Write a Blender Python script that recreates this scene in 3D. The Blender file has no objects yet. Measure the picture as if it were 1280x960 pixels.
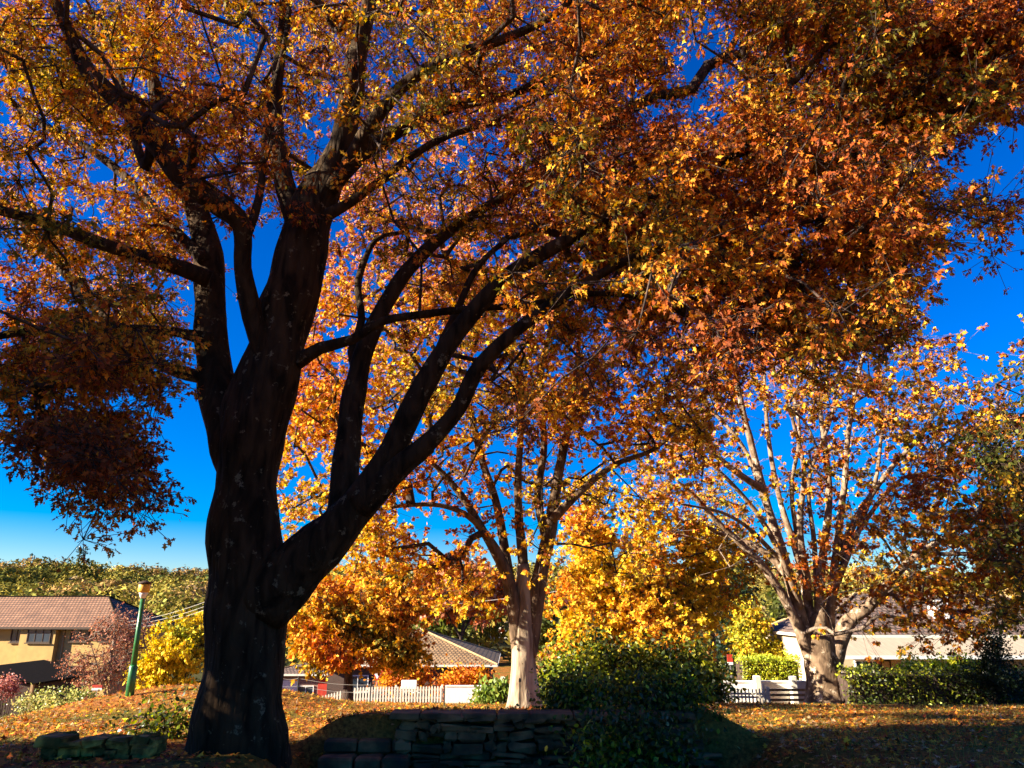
import bpy, math, random
import numpy as np
from mathutils import Vector, noise
random.seed(7); rng = np.random.default_rng(7)
S = bpy.context.scene
COL = S.collection
TH = math.radians(16.5); F = 930.0; EYE = 1.6
CT, ST = math.cos(TH), math.sin(TH)

# ---------------------------------------------------------------- geometry of the place
def W(px, py, d):
    "point on the sight line of a photo pixel at forward distance d (used to survey the place)"
    u = (px-640)/F; v = (480-py)/F
    yy = CT - v*ST; k = d/yy
    return np.array([u*k, d, EYE + (ST+v*CT)*k])
def project(P):
    P = np.asarray(P, float); x = P[..., 0]; y = P[..., 1]; z = P[..., 2]-EYE
    f = y*CT+z*ST; up = z*CT-y*ST
    f = np.where(f < .01, .01, f)
    return 640+F*x/f, 480-F*up/f
def sm(a, b, x):
    t = np.clip((np.asarray(x, float)-a)/(b-a), 0, 1); return t*t*(3-2*t)
WALL_Y = 10.3
KY = [-80, -2, 7, 8, 10.5, 14, 21, 45, 48.5, 52, 70, 100, 130]
KZ = [0.4, .15, .1, .08, -.1, -.38, -.93, -3.75, -4.45, -4.9, -5.2, -5.5, -6]
def vnoise(x, y, s, seed=0):
    x = np.asarray(x, float)/s; y = np.asarray(y, float)/s
    return (np.sin(1.7*x+2.3*np.sin(.9*y+seed)+seed)+np.sin(1.3*y+1.9*np.sin(1.1*x-seed))+np.sin(2.9*x-2.1*y+seed*2)*.5)/2.5
def zg(x, y):
    x = np.asarray(x, float); y = np.asarray(y, float)
    z = np.interp(y, KY, KZ)
    g = sm(-2.9, -2.1, x)*(1-sm(2.5, 3.4, x))
    z = z + g*(.33*sm(WALL_Y-.02, WALL_Y+.14, y)*(1-sm(11, 17, y)) - .55*(1-sm(WALL_Y-.02, WALL_Y+.14, y))*sm(3.5, 6.5, y))
    mx, my = -6.7, 17.4
    z = z + .60*np.exp(-((x-mx)/2.6)**2-((y-my)/2.8)**2) - .55*(1-sm(-11.2, -8.4, x))*sm(11, 20, y)
    z = z - 1.5*sm(-11, -22, x)*sm(18, 38, y) 
    z = z + .02*vnoise(x, y, .9)*(y < 60) + .05*vnoise(x, y, 3.1, 2)*(y > 9)
    return z
def at(px, py, d, dz=0.0):
    p = W(px, py, d); return np.array([p[0], d, float(zg(p[0], d))+dz])

# ---------------------------------------------------------------- object helpers
def props(o, label=None, cat=None, group=None, kind=None):
    if label: o['label'] = label
    if cat: o['category'] = cat
    if group: o['group'] = group
    if kind: o['kind'] = kind
    return o
def thing(name, label, cat, loc, rz=0, group=None):
    o = bpy.data.objects.new(name, None); COL.objects.link(o)
    o.location = [float(v) for v in loc]; o.rotation_euler = (0, 0, rz); o.empty_display_size = .2
    return props(o, label, cat, group)
def mesh_obj(name, V, Fa, mat, parent=None, world=False, smooth=False):
    me = bpy.data.meshes.new(name)
    V = np.asarray(V, float).reshape(-1, 3)
    if parent is not None and world: V = V - np.array(parent.location)
    me.from_pydata(V.tolist(), [], [list(map(int, f)) for f in Fa]); me.update()
    if smooth: me.polygons.foreach_set('use_smooth', [True]*len(me.polygons))
    me.materials.append(mat)
    o = bpy.data.objects.new(name, me); COL.objects.link(o)
    if parent is not None: o.parent = parent
    return o
def fast_mesh(name, V, loops, k, mat, parent=None, colors=None, smooth=False):
    "k-gons from arrays; colours per face"
    V = np.asarray(V, np.float32).reshape(-1, 3)
    if parent is not None: V = V-np.array(parent.location, np.float32)
    loops = np.asarray(loops, np.int32).reshape(-1, k); n = len(loops)
    me = bpy.data.meshes.new(name)
    me.vertices.add(len(V)); me.vertices.foreach_set('co', V.ravel())
    me.loops.add(n*k); me.loops.foreach_set('vertex_index', loops.ravel())
    me.polygons.add(n); me.polygons.foreach_set('loop_start', np.arange(0, n*k, k, dtype=np.int32))
    if colors is not None:
        a = me.attributes.new('tint', 'FLOAT_COLOR', 'FACE')
        c = np.ones((n, 4), np.float32); c[:, :3] = colors; a.data.foreach_set('color', c.ravel())
    me.update(calc_edges=True)
    if smooth: me.polygons.foreach_set('use_smooth', np.ones(n, bool))
    me.materials.append(mat)
    o = bpy.data.objects.new(name, me); COL.objects.link(o)
    if parent is not None: o.parent = parent
    return o
class MB:
    def __init__(s): s.v = []; s.f = []
    def add(s, V, Fa):
        b = len(s.v); s.v += [tuple(map(float, v)) for v in V]; s.f += [[i+b for i in f] for f in Fa]; return s
    def box(s, x0, x1, y0, y1, z0, z1, bev=0.0):
        if bev <= 0:
            V = [(x, y, z) for z in (z0, z1) for (x, y) in ((x0, y0), (x1, y0), (x1, y1), (x0, y1))]
            return s.add(V, [(3, 2, 1, 0), (4, 5, 6, 7), (0, 1, 5, 4), (1, 2, 6, 5), (2, 3, 7, 6), (3, 0, 4, 7)])
        b = bev
        rings = [(z0, b), (z0+b, 0), (z1-b, 0), (z1, b)]; V = []
        for z, i in rings:
            a = b if i == 0 else b+b
            xa, xb, ya, yb = x0+i, x1-i, y0+i, y1-i
            V += [(xa+b, ya, z), (xb-b, ya, z), (xb, ya+b, z), (xb, yb-b, z), (xb-b, yb, z), (xa+b, yb, z), (xa, yb-b, z), (xa, ya+b, z)]
        Fa = [list(range(7, -1, -1)), list(range(24, 32))]
        for r in range(3):
            for k in range(8): Fa.append((r*8+k, r*8+(k+1) % 8, r*8+8+(k+1) % 8, r*8+8+k))
        return s.add(V, Fa)
    def prism(s, poly, axis, a, b):
        "polygon (2-D) extruded along axis 'x','y' or 'z'"
        def P(u, v, w): return {'x': (w, u, v), 'y': (u, w, v), 'z': (u, v, w)}[axis]
        n = len(poly); V = [P(u, v, a) for u, v in poly]+[P(u, v, b) for u, v in poly]
        return s.add(V, [list(range(n))[::-1], list(range(n, 2*n))]+[(i, (i+1) % n, n+(i+1) % n, n+i) for i in range(n)])
    def tube(s, pts, rad, n=8, cap=True):
        V, Fa = tube_mesh(pts, rad, n, cap); return s.add(V, Fa)
    def build(s, name, mat, parent=None, smooth=False): return mesh_obj(name, s.v, s.f, mat, parent, smooth=smooth)
def tube_mesh(pts, rad, n=8, cap=True, rough=0.0, seed=0, squash=None):
    pts = np.asarray(pts, float); m = len(pts)
    rad = np.full(m, rad) if np.isscalar(rad) else np.asarray(rad, float)
    T = np.gradient(pts, axis=0); T /= np.linalg.norm(T, axis=1)[:, None]+1e-9
    up = np.array([1., 0, 0]) if abs(T[0][0]) < .9 else np.array([0, 1., 0])
    N = np.cross(T[0], up); N /= np.linalg.norm(N); V = []
    for i in range(m):
        N = N-T[i]*np.dot(N, T[i]); N /= np.linalg.norm(N)+1e-9; B = np.cross(T[i], N)
        for k in range(n):
            a = 2*math.pi*k/n; r = rad[i]
            d = N*math.cos(a)+B*math.sin(a)
            if rough:
                q = pts[i]+d*r
                r *= 1+rough*(noise.noise(Vector(q*1.7)+Vector((seed, 0, 0)))+.55*noise.noise(Vector((q[0]*5, q[1]*5, q[2]*1.6))+Vector((0, seed, 0))))
            V.append(pts[i]+d*r)
    Fa = [(i*n+k, i*n+(k+1) % n, (i+1)*n+(k+1) % n, (i+1)*n+k) for i in range(m-1) for k in range(n)]
    if cap: Fa += [list(range(n))[::-1], [(m-1)*n+k for k in range(n)]]
    return V, Fa
def spline(P, R, step):
    P = np.asarray(P, float); R = np.asarray(R, float)
    Q = np.vstack([2*P[0]-P[1], P, 2*P[-1]-P[-2]]); out = []; ro = []
    for i in range(len(P)-1):
        n = max(2, int(np.linalg.norm(P[i+1]-P[i])/step))
        for j in range(n):
            t = j/n; a, b, c, d = Q[i], Q[i+1], Q[i+2], Q[i+3]
            out.append(.5*((2*b)+(-a+c)*t+(2*a-5*b+4*c-d)*t*t+(-a+3*b-3*c+d)*t**3)); ro.append(R[i]*(1-t)+R[i+1]*t)
    out.append(P[-1]); ro.append(R[-1]); return np.array(out), np.array(ro)

# ---------------------------------------------------------------- materials
def newmat(name):
    m = bpy.data.materials.new(name); m.use_nodes = True; nt = m.node_tree; nt.nodes.clear()
    out = nt.nodes.new('ShaderNodeOutputMaterial'); return m, nt, out
def N(nt, t, **kw):
    n = nt.nodes.new(t)
    for k, v in kw.items(): setattr(n, k, v)
    return n
def ramp(nt, fac, stops):
    r = N(nt, 'ShaderNodeValToRGB'); e = r.color_ramp.elements
    while len(e) < len(stops): e.new(.5)
    for i, (p, c) in enumerate(stops): e[i].position = p; e[i].color = (*c, 1) if len(c) == 3 else c
    nt.links.new(fac, r.inputs[0]); return r.outputs[0]
def solid(name, c, rough=.7, var=.25, scale=6, bump=.15, bscale=30, metal=0, spec=.3, stretch=(1, 1, 1), dirt=None):
    m, nt, out = newmat(name); L = nt.links.new
    b = N(nt, 'ShaderNodeBsdfPrincipled'); tc = N(nt, 'ShaderNodeTexCoord'); mp = N(nt, 'ShaderNodeMapping')
    mp.inputs['Scale'].default_value = stretch; L(tc.outputs['Object'], mp.inputs[0])
    n1 = N(nt, 'ShaderNodeTexNoise'); n1.inputs['Scale'].default_value = scale; n1.inputs['Detail'].default_value = 6; L(mp.outputs[0], n1.inputs['Vector'])
    lo = tuple(v*(1-var) for v in c); hi = tuple(min(1, v*(1+var)) for v in c)
    st = [(.3, dirt or lo), (.45, lo), (.65, hi)] if dirt else [(.3, lo), (.7, hi)]
    L(ramp(nt, n1.outputs[0], st), b.inputs['Base Color'])
    n2 = N(nt, 'ShaderNodeTexNoise'); n2.inputs['Scale'].default_value = bscale; n2.inputs['Detail'].default_value = 4; L(mp.outputs[0], n2.inputs['Vector'])
    bp = N(nt, 'ShaderNodeBump'); bp.inputs['Strength'].default_value = bump; bp.inputs['Distance'].default_value = .02; L(n2.outputs[0], bp.inputs['Height']); L(bp.outputs[0], b.inputs['Normal'])
    b.inputs['Roughness'].default_value = rough; b.inputs['Metallic'].default_value = metal; b.inputs['Specular IOR Level'].default_value = spec
    L(b.outputs[0], out.inputs[0]); return m
def leafmat(name, trans=.4, glow=1.25, rough=.6, spec=.06):
    m, nt, out = newmat(name); L = nt.links.new
    a = N(nt, 'ShaderNodeAttribute', attribute_name='tint')
    p = N(nt, 'ShaderNodeBsdfPrincipled'); p.inputs['Roughness'].default_value = rough; p.inputs['Specular IOR Level'].default_value = spec
    L(a.outputs['Color'], p.inputs['Base Color'])
    t = N(nt, 'ShaderNodeBsdfTranslucent'); h = N(nt, 'ShaderNodeHueSaturation'); h.inputs['Saturation'].default_value = 1.1; h.inputs['Value'].default_value = glow
    L(a.outputs['Color'], h.inputs['Color']); L(h.outputs[0], t.inputs[0])
    mx = N(nt, 'ShaderNodeMixShader'); mx.inputs[0].default_value = trans
    L(p.outputs[0], mx.inputs[1]); L(t.outputs[0], mx.inputs[2]); L(mx.outputs[0], out.inputs[0]); return m
def barkmat(name, dark, mid, light, scale=9, lich=.62, stretch=.25, bump=.9, patch=None):
    m, nt, out = newmat(name); L = nt.links.new
    b = N(nt, 'ShaderNodeBsdfPrincipled'); b.inputs['Roughness'].default_value = .9; b.inputs['Specular IOR Level'].default_value = .1
    tc = N(nt, 'ShaderNodeTexCoord'); mp = N(nt, 'ShaderNodeMapping'); mp.inputs['Scale'].default_value = (1, 1, stretch); L(tc.outputs['Object'], mp.inputs[0])
    n = N(nt, 'ShaderNodeTexNoise'); n.inputs['Scale'].default_value = scale; n.inputs['Detail'].default_value = 8; n.inputs['Distortion'].default_value = .6; L(mp.outputs[0], n.inputs['Vector'])
    col = ramp(nt, n.outputs[0], [(.35, dark), (.62, mid)])
    l = N(nt, 'ShaderNodeTexNoise'); l.inputs['Scale'].default_value = scale*.9 if patch is None else patch; l.inputs['Detail'].default_value = 7; l.inputs['Roughness'].default_value = .7; L(tc.outputs['Object'], l.inputs['Vector'])
    f = ramp(nt, l.outputs[0], [(lich, (0, 0, 0)), (lich+.05, (1, 1, 1))])
    mx = N(nt, 'ShaderNodeMix', data_type='RGBA'); L(f, mx.inputs[0]); L(col, mx.inputs[6]); mx.inputs[7].default_value = (*light, 1)
    L(mx.outputs[2], b.inputs['Base Color'])
    v = N(nt, 'ShaderNodeTexVoronoi'); v.feature = 'DISTANCE_TO_EDGE'; v.inputs['Scale'].default_value = scale*1.6; L(mp.outputs[0], v.inputs['Vector'])
    ad = N(nt, 'ShaderNodeMath', operation='ADD'); L(v.outputs[0], ad.inputs[0]); L(n.outputs[0], ad.inputs[1])
    bp = N(nt, 'ShaderNodeBump'); bp.inputs['Strength'].default_value = bump; bp.inputs['Distance'].default_value = .04; L(ad.outputs[0], bp.inputs['Height']); L(bp.outputs[0], b.inputs['Normal'])
    L(b.outputs[0], out.inputs[0]); return m
def tilemat(name, c1, c2, sx, sz, axis='X'):
    "roof tiles: courses and rolls as bump + colour variation per tile (object space)"
    m, nt, out = newmat(name); L = nt.links.new
    b = N(nt, 'ShaderNodeBsdfPrincipled'); b.inputs['Roughness'].default_value = .85
    tc = N(nt, 'ShaderNodeTexCoord')
    br = N(nt, 'ShaderNodeTexBrick'); br.inputs['Scale'].default_value = 1; br.inputs['Brick Width'].default_value = sx; br.inputs['Row Height'].default_value = sz
    br.inputs['Mortar Size'].default_value = sz*.16; br.inputs['Color1'].default_value = (*c1, 1); br.inputs['Color2'].default_value = (*c2, 1); br.inputs['Mortar'].default_value = (*[v*.25 for v in c1], 1)
    L(tc.outputs['UV'], br.inputs['Vector'])
    n = N(nt, 'ShaderNodeTexNoise'); n.inputs['Scale'].default_value = 1.2; n.inputs['Detail'].default_value = 6; L(tc.outputs['Object'], n.inputs['Vector'])
    mx = N(nt, 'ShaderNodeMix', data_type='RGBA', blend_type='MULTIPLY'); mx.inputs[0].default_value = .7
    L(br.outputs[0], mx.inputs[6]); L(ramp(nt, n.outputs[0], [(.3, (.45, .42, .4)), (.65, (1, 1, 1))]), mx.inputs[7]); L(mx.outputs[2], b.inputs['Base Color'])
    bp = N(nt, 'ShaderNodeBump'); bp.inputs['Strength'].default_value = .8; bp.inputs['Distance'].default_value = .04; bp.invert = True; L(br.outputs['Fac'], bp.inputs['Height']); L(bp.outputs[0], b.inputs['Normal'])
    L(b.outputs[0], out.inputs[0]); return m
def brickmat(name, c1, c2, mortar, w=.23, h=.076, ms=.012):
    m, nt, out = newmat(name); L = nt.links.new
    b = N(nt, 'ShaderNodeBsdfPrincipled'); b.inputs['Roughness'].default_value = .9; tc = N(nt, 'ShaderNodeTexCoord')
    sp = N(nt, 'ShaderNodeSeparateXYZ'); L(tc.outputs['Object'], sp.inputs[0]); ad = N(nt, 'ShaderNodeMath', operation='ADD'); L(sp.outputs[0], ad.inputs[0]); L(sp.outputs[1], ad.inputs[1])
    cb = N(nt, 'ShaderNodeCombineXYZ'); L(ad.outputs[0], cb.inputs[0]); L(sp.outputs[2], cb.inputs[1])
    br = N(nt, 'ShaderNodeTexBrick'); br.inputs['Scale'].default_value = 1; br.inputs['Brick Width'].default_value = w; br.inputs['Row Height'].default_value = h; br.inputs['Mortar Size'].default_value = ms
    for k, c in (('Color1', c1), ('Color2', c2), ('Mortar', mortar)): br.inputs[k].default_value = (*c, 1)
    L(cb.outputs[0], br.inputs['Vector']); L(br.outputs[0], b.inputs['Base Color']); L(b.outputs[0], out.inputs[0]); return m

M = {}
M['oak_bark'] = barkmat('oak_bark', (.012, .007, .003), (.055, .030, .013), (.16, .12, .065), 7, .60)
M['pale_bark'] = barkmat('pale_bark', (.16, .11, .07), (.42, .33, .22), (.10, .07, .045), 6, .66, .2, .5)
M['plane_bark'] = barkmat('plane_bark', (.08, .048, .028), (.24, .16, .095), (.48, .37, .25), 4, .56, .6, .5, 3.2)
M['brown_bark'] = barkmat('brown_bark', (.05, .03, .018), (.17, .11, .065), (.30, .22, .14), 7, .62, .25, .7)
M['tan_bark'] = barkmat('tan_bark', (.12, .075, .045), (.28, .19, .12), (.48, .38, .27), 5, .56, .5, .5, 3.4)
M['twig'] = barkmat('twig_bark', (.03, .02, .015), (.09, .06, .045), (.14, .1, .07), 12, .7)
M['pale_twig'] = barkmat('pale_twig_bark', (.10, .07, .05), (.30, .22, .16), (.3, .24, .18), 12, .7)
M['leaf'] = leafmat('autumn_leaf', .22, 1.2)
M['leaf_green'] = leafmat('green_leaf', .35, 1.5, .4, .3)
M['forest_leaf'] = leafmat('forest_leaf', .08, 1.2, .95, .0)
M['litter'] = leafmat('dry_leaf', .1, 1.0, .8, .1)
M['cream_paint'] = solid('cream_paint', (.72, .66, .54), .6, .12, 5, .1)
M['buff_paint'] = solid('buff_paint', (.50, .40, .26), .7, .2, 3, .2)
M['white_paint'] = solid('white_paint', (.8, .77, .7), .55, .08, 5, .08)
M['yellow_render'] = solid('yellow_render', (.44, .275, .085), .85, .12, 2, .2)
M['dark_metal'] = solid('dark_metal', (.02, .017, .015), .5, .3, 20, .1)
M['green_paint'] = solid('green_paint', (.02, .13, .035), .35, .3, 8, .1, spec=.5)
M['glass'] = solid('window_glass', (.03, .045, .06), .08, .3, .8, .0, spec=.9)
M['dark_roof'] = solid('dark_roof', (.010, .007, .005), .95, .4, 6, .3, spec=.05)
M['timber'] = solid('weathered_timber', (.42, .27, .12), .8, .3, 12, .3, stretch=(1, 1, .2))
M['dark_timber'] = solid('dark_timber', (.06, .035, .02), .8, .3, 12, .3)
M['asphalt'] = solid('asphalt', (.05, .05, .05), .9, .2, 3, .3, 60)
M['concrete'] = solid('concrete', (.36, .32, .27), .9, .2, 2, .2)
M['wire'] = solid('wire', (.45, .42, .36), .5, .1, 5, 0)
M['red_paint'] = solid('red_paint', (.45, .04, .02), .6, .2, 5, .1)
M['stonewall'] = solid('field_stone', (.23, .11, .04), .9, .5, 3.2, .9, 14, dirt=(.05, .035, .02))
M['moss_stone'] = solid('mossy_stone', (.32, .21, .04), .95, .6, 6, 1, 18, dirt=(.07, .06, .012))
M['roof_red'] = tilemat('terracotta_tiles', (.37, .18, .09), (.29, .13, .06), .28, .33)
M['roof_gold'] = tilemat('tan_tiles', (.44, .26, .11), (.33, .19, .08), .28, .33)
M['roof_brown'] = tilemat('brown_tiles', (.26, .17, .12), (.2, .12, .09), .28, .33)
M['brick_eave_shade'] = brickmat('eave_shade_brick', (.10, .045, .03), (.07, .03, .02), (.1, .08, .06))  # brown brick, colour kept dark to stand for shade under the eaves
M['brick_red'] = brickmat('red_brick', (.30, .12, .07), (.23, .08, .05), (.3, .26, .22))
M['iron_roof'] = solid('painted_iron_roof', (.42, .33, .22), .5, .2, 2, .3, 8, stretch=(12, .4, 1))
M['car_paint'] = solid('car_paint', (.02, .10, .19), .25, .08, 3, 0, spec=.7)
M['rubber'] = solid('rubber', (.015, .015, .015), .8, .2, 10, .1)
M['chrome'] = solid('bright_metal', (.6, .6, .6), .3, .05, 5, 0, metal=1)
M['lamp_glass'] = solid('lamp_glass', (.70, .38, .05), .5, .1, 5, 0, spec=.3)

def ground_mat(near=True):
    m, nt, out = newmat('lawn_and_leaf_litter' if near else 'hillside'); L = nt.links.new
    b = N(nt, 'ShaderNodeBsdfPrincipled'); b.inputs['Roughness'].default_value = .95; b.inputs['Specular IOR Level'].default_value = .05
    g = N(nt, 'ShaderNodeNewGeometry')
    def nz(s, d=8, r=.6):
        n = N(nt, 'ShaderNodeTexNoise'); n.inputs['Scale'].default_value = s; n.inputs['Detail'].default_value = d; n.inputs['Roughness'].default_value = r; L(g.outputs['Position'], n.inputs['Vector']); return n.outputs[0]
    if near:
        grass = ramp(nt, nz(9), [(.3, (.05, .05, .01)), (.5, (.14, .11, .02)), (.7, (.30, .19, .035))])
        dead = ramp(nt, nz(22), [(.3, (.09, .03, .01)), (.5, (.30, .11, .025)), (.72, (.52, .24, .05))])
        f = ramp(nt, nz(.55, 5), [(.40, (0, 0, 0)), (.56, (1, 1, 1))])
        mx = N(nt, 'ShaderNodeMix', data_type='RGBA'); L(f, mx.inputs[0]); L(grass, mx.inputs[6]); L(dead, mx.inputs[7]); L(mx.outputs[2], b.inputs['Base Color'])
    else:
        L(ramp(nt, nz(.05), [(.3, (.03, .035, .012)), (.7, (.08, .07, .025))]), b.inputs['Base Color'])
    bp = N(nt, 'ShaderNodeBump'); bp.inputs['Strength'].default_value = .9; bp.inputs['Distance'].default_value = .05; L(nz(30), bp.inputs['Height']); L(bp.outputs[0], b.inputs['Normal'])
    L(b.outputs[0], out.inputs[0]); return m
M['ground'] = ground_mat(True); M['hill'] = ground_mat(False)

# ---------------------------------------------------------------- ground and hills
def axis(knots):
    out = []
    for a, b, s in knots: out += list(np.arange(a, b, s))
    out.append(knots[-1][1]); return np.array(out)
def grid(name, xs, ys, zf, mat):
    X, Y = np.meshgrid(xs, ys); Z = zf(X, Y); V = np.stack([X, Y, Z], -1).reshape(-1, 3)
    nx, ny = len(xs), len(ys); i = np.arange(nx-1)[None, :]+np.arange(ny-1)[:, None]*nx
    Q = np.stack([i, i+1, i+1+nx, i+nx], -1).reshape(-1, 4)
    return fast_mesh(name, V, Q, 4, mat, smooth=True)
gx = axis([(-3000, -600, 400), (-600, -100, 50), (-100, -30, 5), (-30, -16, 1), (-16, 16, .16), (16, 30, 1), (30, 100, 5), (100, 600, 50), (600, 3000, 400)])
gy = axis([(-1500, -100, 200), (-100, -10, 10), (-10, 4, 1), (4, 10.2, .16), (10.2, 10.56, .06), (10.56, 24, .16), (24, 60, .6), (60, 140, 5), (140, 900, 60), (900, 4000, 400)])
props(grid('ground', gx, gy, zg, M['ground']), kind='structure')
def zh(x, y):
    x = np.asarray(x, float); y = np.asarray(y, float)
    rid = 17+6*sm(-420, -150, x)+4*vnoise(x, y*0, 190, 1)+3*vnoise(x, y*0, 60, 3)-14*sm(60, 420, x)
    t = sm(90, 700, y)
    z = -6.5+(rid+6.5)*(.62*t+.38*np.clip((y-90)/610, 0, 1))+t*(1-t)*4*(4*vnoise(x, y, 40, 5)+7*vnoise(x, y, 110, 8))
    z = np.where(y > 700, rid+6*vnoise(x, y, 80)*sm(700, 900, y)-.02*(y-700), z)
    return z
hx = axis([(-2600, -900, 100), (-900, 900, 12), (900, 2600, 100)]); hy = axis([(88, 760, 8), (760, 2400, 60)])
props(grid('hills', hx, hy, zh, M['hill']), kind='structure')

# road, footpath and kerb beyond the park
def strip(name, x0, x1, y0, y1, dz, mat, n=60):
    xs = np.linspace(x0, x1, n); ys = np.linspace(y0, y1, 6)
    return props(grid(name, xs, ys, lambda X, Y: zg(X, Y)+dz, mat), kind='structure')
strip('road', -60, 60, 49.5, 56, .09, M['asphalt'])
mb = MB()
for i in range(30):
    x = -60+i*4; z = float(zg(x+2, 49.3)); mb.box(x, x+3.99, 49.2, 49.5, z-.3, z+.22)
props(mb.build('kerb', M['concrete']), kind='structure')

# ---------------------------------------------------------------- leaves
OAKN = [(0, 0), (.07, .2), (.24, .22), (.10, .42), (.30, .58), (.10, .72), (0, 1.05), (-.10, .72), (-.30, .58), (-.10, .42), (-.24, .22), (-.07, .2)]
OAK = [(0, 0), (.10, .2), (.36, .24), (.15, .42), (.44, .60), (.14, .72), (0, 1.0), (-.14, .72), (-.44, .60), (-.15, .42), (-.36, .24), (-.10, .2)]
MAPLE = [(0, 0), (.45, .08), (.30, .35), (.58, .62), (.2, .62), (0, 1.0), (-.2, .62), (-.58, .62), (-.30, .35), (-.45, .08)]
OVAL = [(0, 0), (.26, .3), (.22, .68), (0, 1.0), (-.22, .68), (-.26, .3)]
DIAM = [(0, 0), (.32, .45), (0, 1.0), (-.32, .45)]
def leaves(name, P, size, tmpl, colors, mat, parent=None, droop=.5, flat=0.0, fold=.35, axis=None, nrm=None):
    "one mesh of leaf blades: blade axis a, side b, folded along the midrib"
    n = len(P); t = np.array(tmpl); k = len(t)
    a = rng.normal(size=(n, 3)); a[:, 2] -= droop*1.5
    if axis is not None: a = a*.55+axis*1.3; a[:, 2] -= droop*.5
    if flat: a[:, 2] *= (1-flat)
    if nrm is not None: a -= nrm*np.sum(a*nrm, 1)[:, None]*.8
    a /= np.linalg.norm(a, axis=1)[:, None]
    r = rng.normal(size=(n, 3))
    if flat: r = r*(1-flat)*.6+np.array([0, 0, 1.0])*flat*1.5; b = np.cross(a, r)
    elif nrm is not None: b = np.cross(a, nrm+r*.35)
    else: b = np.cross(a, r)
    b /= np.linalg.norm(b, axis=1)[:, None]+1e-9; c = np.cross(a, b)
    s = np.broadcast_to(np.asarray(size, float), (n,))*rng.uniform(.65, 1.25, n)
    w = rng.uniform(.75, 1.2, n)
    curl = rng.uniform(-.25, .35, n)
    V = P[:, None, :]+s[:, None, None]*(t[None, :, 0, None]*b[:, None, :]*w[:, None, None]+t[None, :, 1, None]*a[:, None, :]
        + (fold*np.abs(t[None, :, 0, None])+curl[:, None, None]*(t[None, :, 1, None]**2))*c[:, None, :])
    return fast_mesh(name, V.reshape(-1, 3), np.arange(n*k).reshape(n, k), k, mat, parent, colors)
def tint(P, pal, scale=1.2, seed=0, jit=.22, local=.35):
    "colour of each leaf from a palette list of (rgb, weight), drifting through the crown"
    P = np.asarray(P); n = len(P); rgb = np.array([p[0] for p in pal]); w = np.array([p[1] for p in pal], float); w /= w.sum()
    f = (np.sin(P[:, 0]*1.9/scale+seed+1.7*np.sin(P[:, 2]*1.3/scale))+np.sin(P[:, 1]*2.2/scale+2*seed+P[:, 2]/scale)+np.sin(P[:, 2]*2.7/scale-seed+P[:, 0]))/3*.5+.5
    f = np.clip(f*(1-local)+rng.random(n)*local+rng.normal(0, .05, n), 0, .9999)
    idx = np.searchsorted(np.cumsum(w), np.argsort(np.argsort(f))/n, side='right').clip(0, len(pal)-1)
    c = rgb[idx]*np.exp(rng.normal(0, jit, (n, 1)))*np.exp(rng.normal(0, jit*.3, (n, 3)))
    return np.clip(c, .003, .92)

# ---------------------------------------------------------------- trees
def grow(skel, skel_r, clusters, step=.35, bow=.12, root=None):
    "join every leaf cluster to the nearest wood, thickening the wood by what it carries"
    n0 = len(skel); cap = n0+int(len(clusters)*14)+10
    P = np.zeros((cap, 3)); par = np.full(cap, -1, int); P[:n0] = skel; n = n0
    root = skel[0] if root is None else root
    D = np.linalg.norm(clusters[:, None, :]-skel[None, ::2, :], axis=2).min(1) if len(skel) > 4 else np.linalg.norm(clusters-root, axis=1)
    ends = []
    rootd = np.linalg.norm(P-root, axis=1)
    for ci in np.argsort(D):
        c = clusters[ci]; dv = np.linalg.norm(P[:n]-c, axis=1)
        cd = np.linalg.norm(c-root)
        pen = dv+.9*np.maximum(0, rootd[:n]-cd)+.25*np.maximum(0, P[:n, 2]-c[2])
        j = int(np.argmin(pen)); a = P[j]; L = dv[j]; m = max(1, int(L/step)); prev = j
        if n+m >= cap: break
        mid = rng.normal(0, .07*L, 3); mid[2] += bow*L
        for i in range(1, m+1):
            t = i/m; q = a+(c-a)*t+mid*math.sin(math.pi*t)*(1 if m > 1 else 0)
            if i < m: q = q+rng.normal(0, .11*step, 3)
            P[n] = q; par[n] = prev; rootd[n] = np.linalg.norm(q-root); prev = n; n += 1
        ends.append(prev)
    cnt = np.zeros(n); 
    for e in ends: cnt[e] += 1
    for i in range(n-1, n0-1, -1): cnt[par[i]] += cnt[i]
    return P[:n], par[:n], cnt, n0
def segs_mesh(name, A, B, ra, rb, mat, parent, k=5):
    n = len(A); d = B-A; L = np.linalg.norm(d, axis=1)[:, None]+1e-9; d = d/L
    u = np.cross(d, np.where(np.abs(d[:, 2:3]) < .9, [[0, 0, 1.]], [[1., 0, 0]])); u /= np.linalg.norm(u, axis=1)[:, None]; v = np.cross(d, u)
    ang = np.arange(k)*2*math.pi/k
    ring = np.cos(ang)[None, :, None]*u[:, None, :]+np.sin(ang)[None, :, None]*v[:, None, :]
    B2 = B+d*(rb[:, None]*.6)
    V = np.concatenate([A[:, None]+ring*ra[:, None, None], B2[:, None]+ring*rb[:, None, None]], 1).reshape(-1, 3)
    i = np.arange(n)[:, None]*2*k; q = np.arange(k)[None, :]
    Q = np.stack([i+q, i+(q+1) % k, i+k+(q+1) % k, i+k+q], -1).reshape(-1, 4)
    return fast_mesh(name, V, Q, 4, mat, parent, smooth=True)
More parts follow.
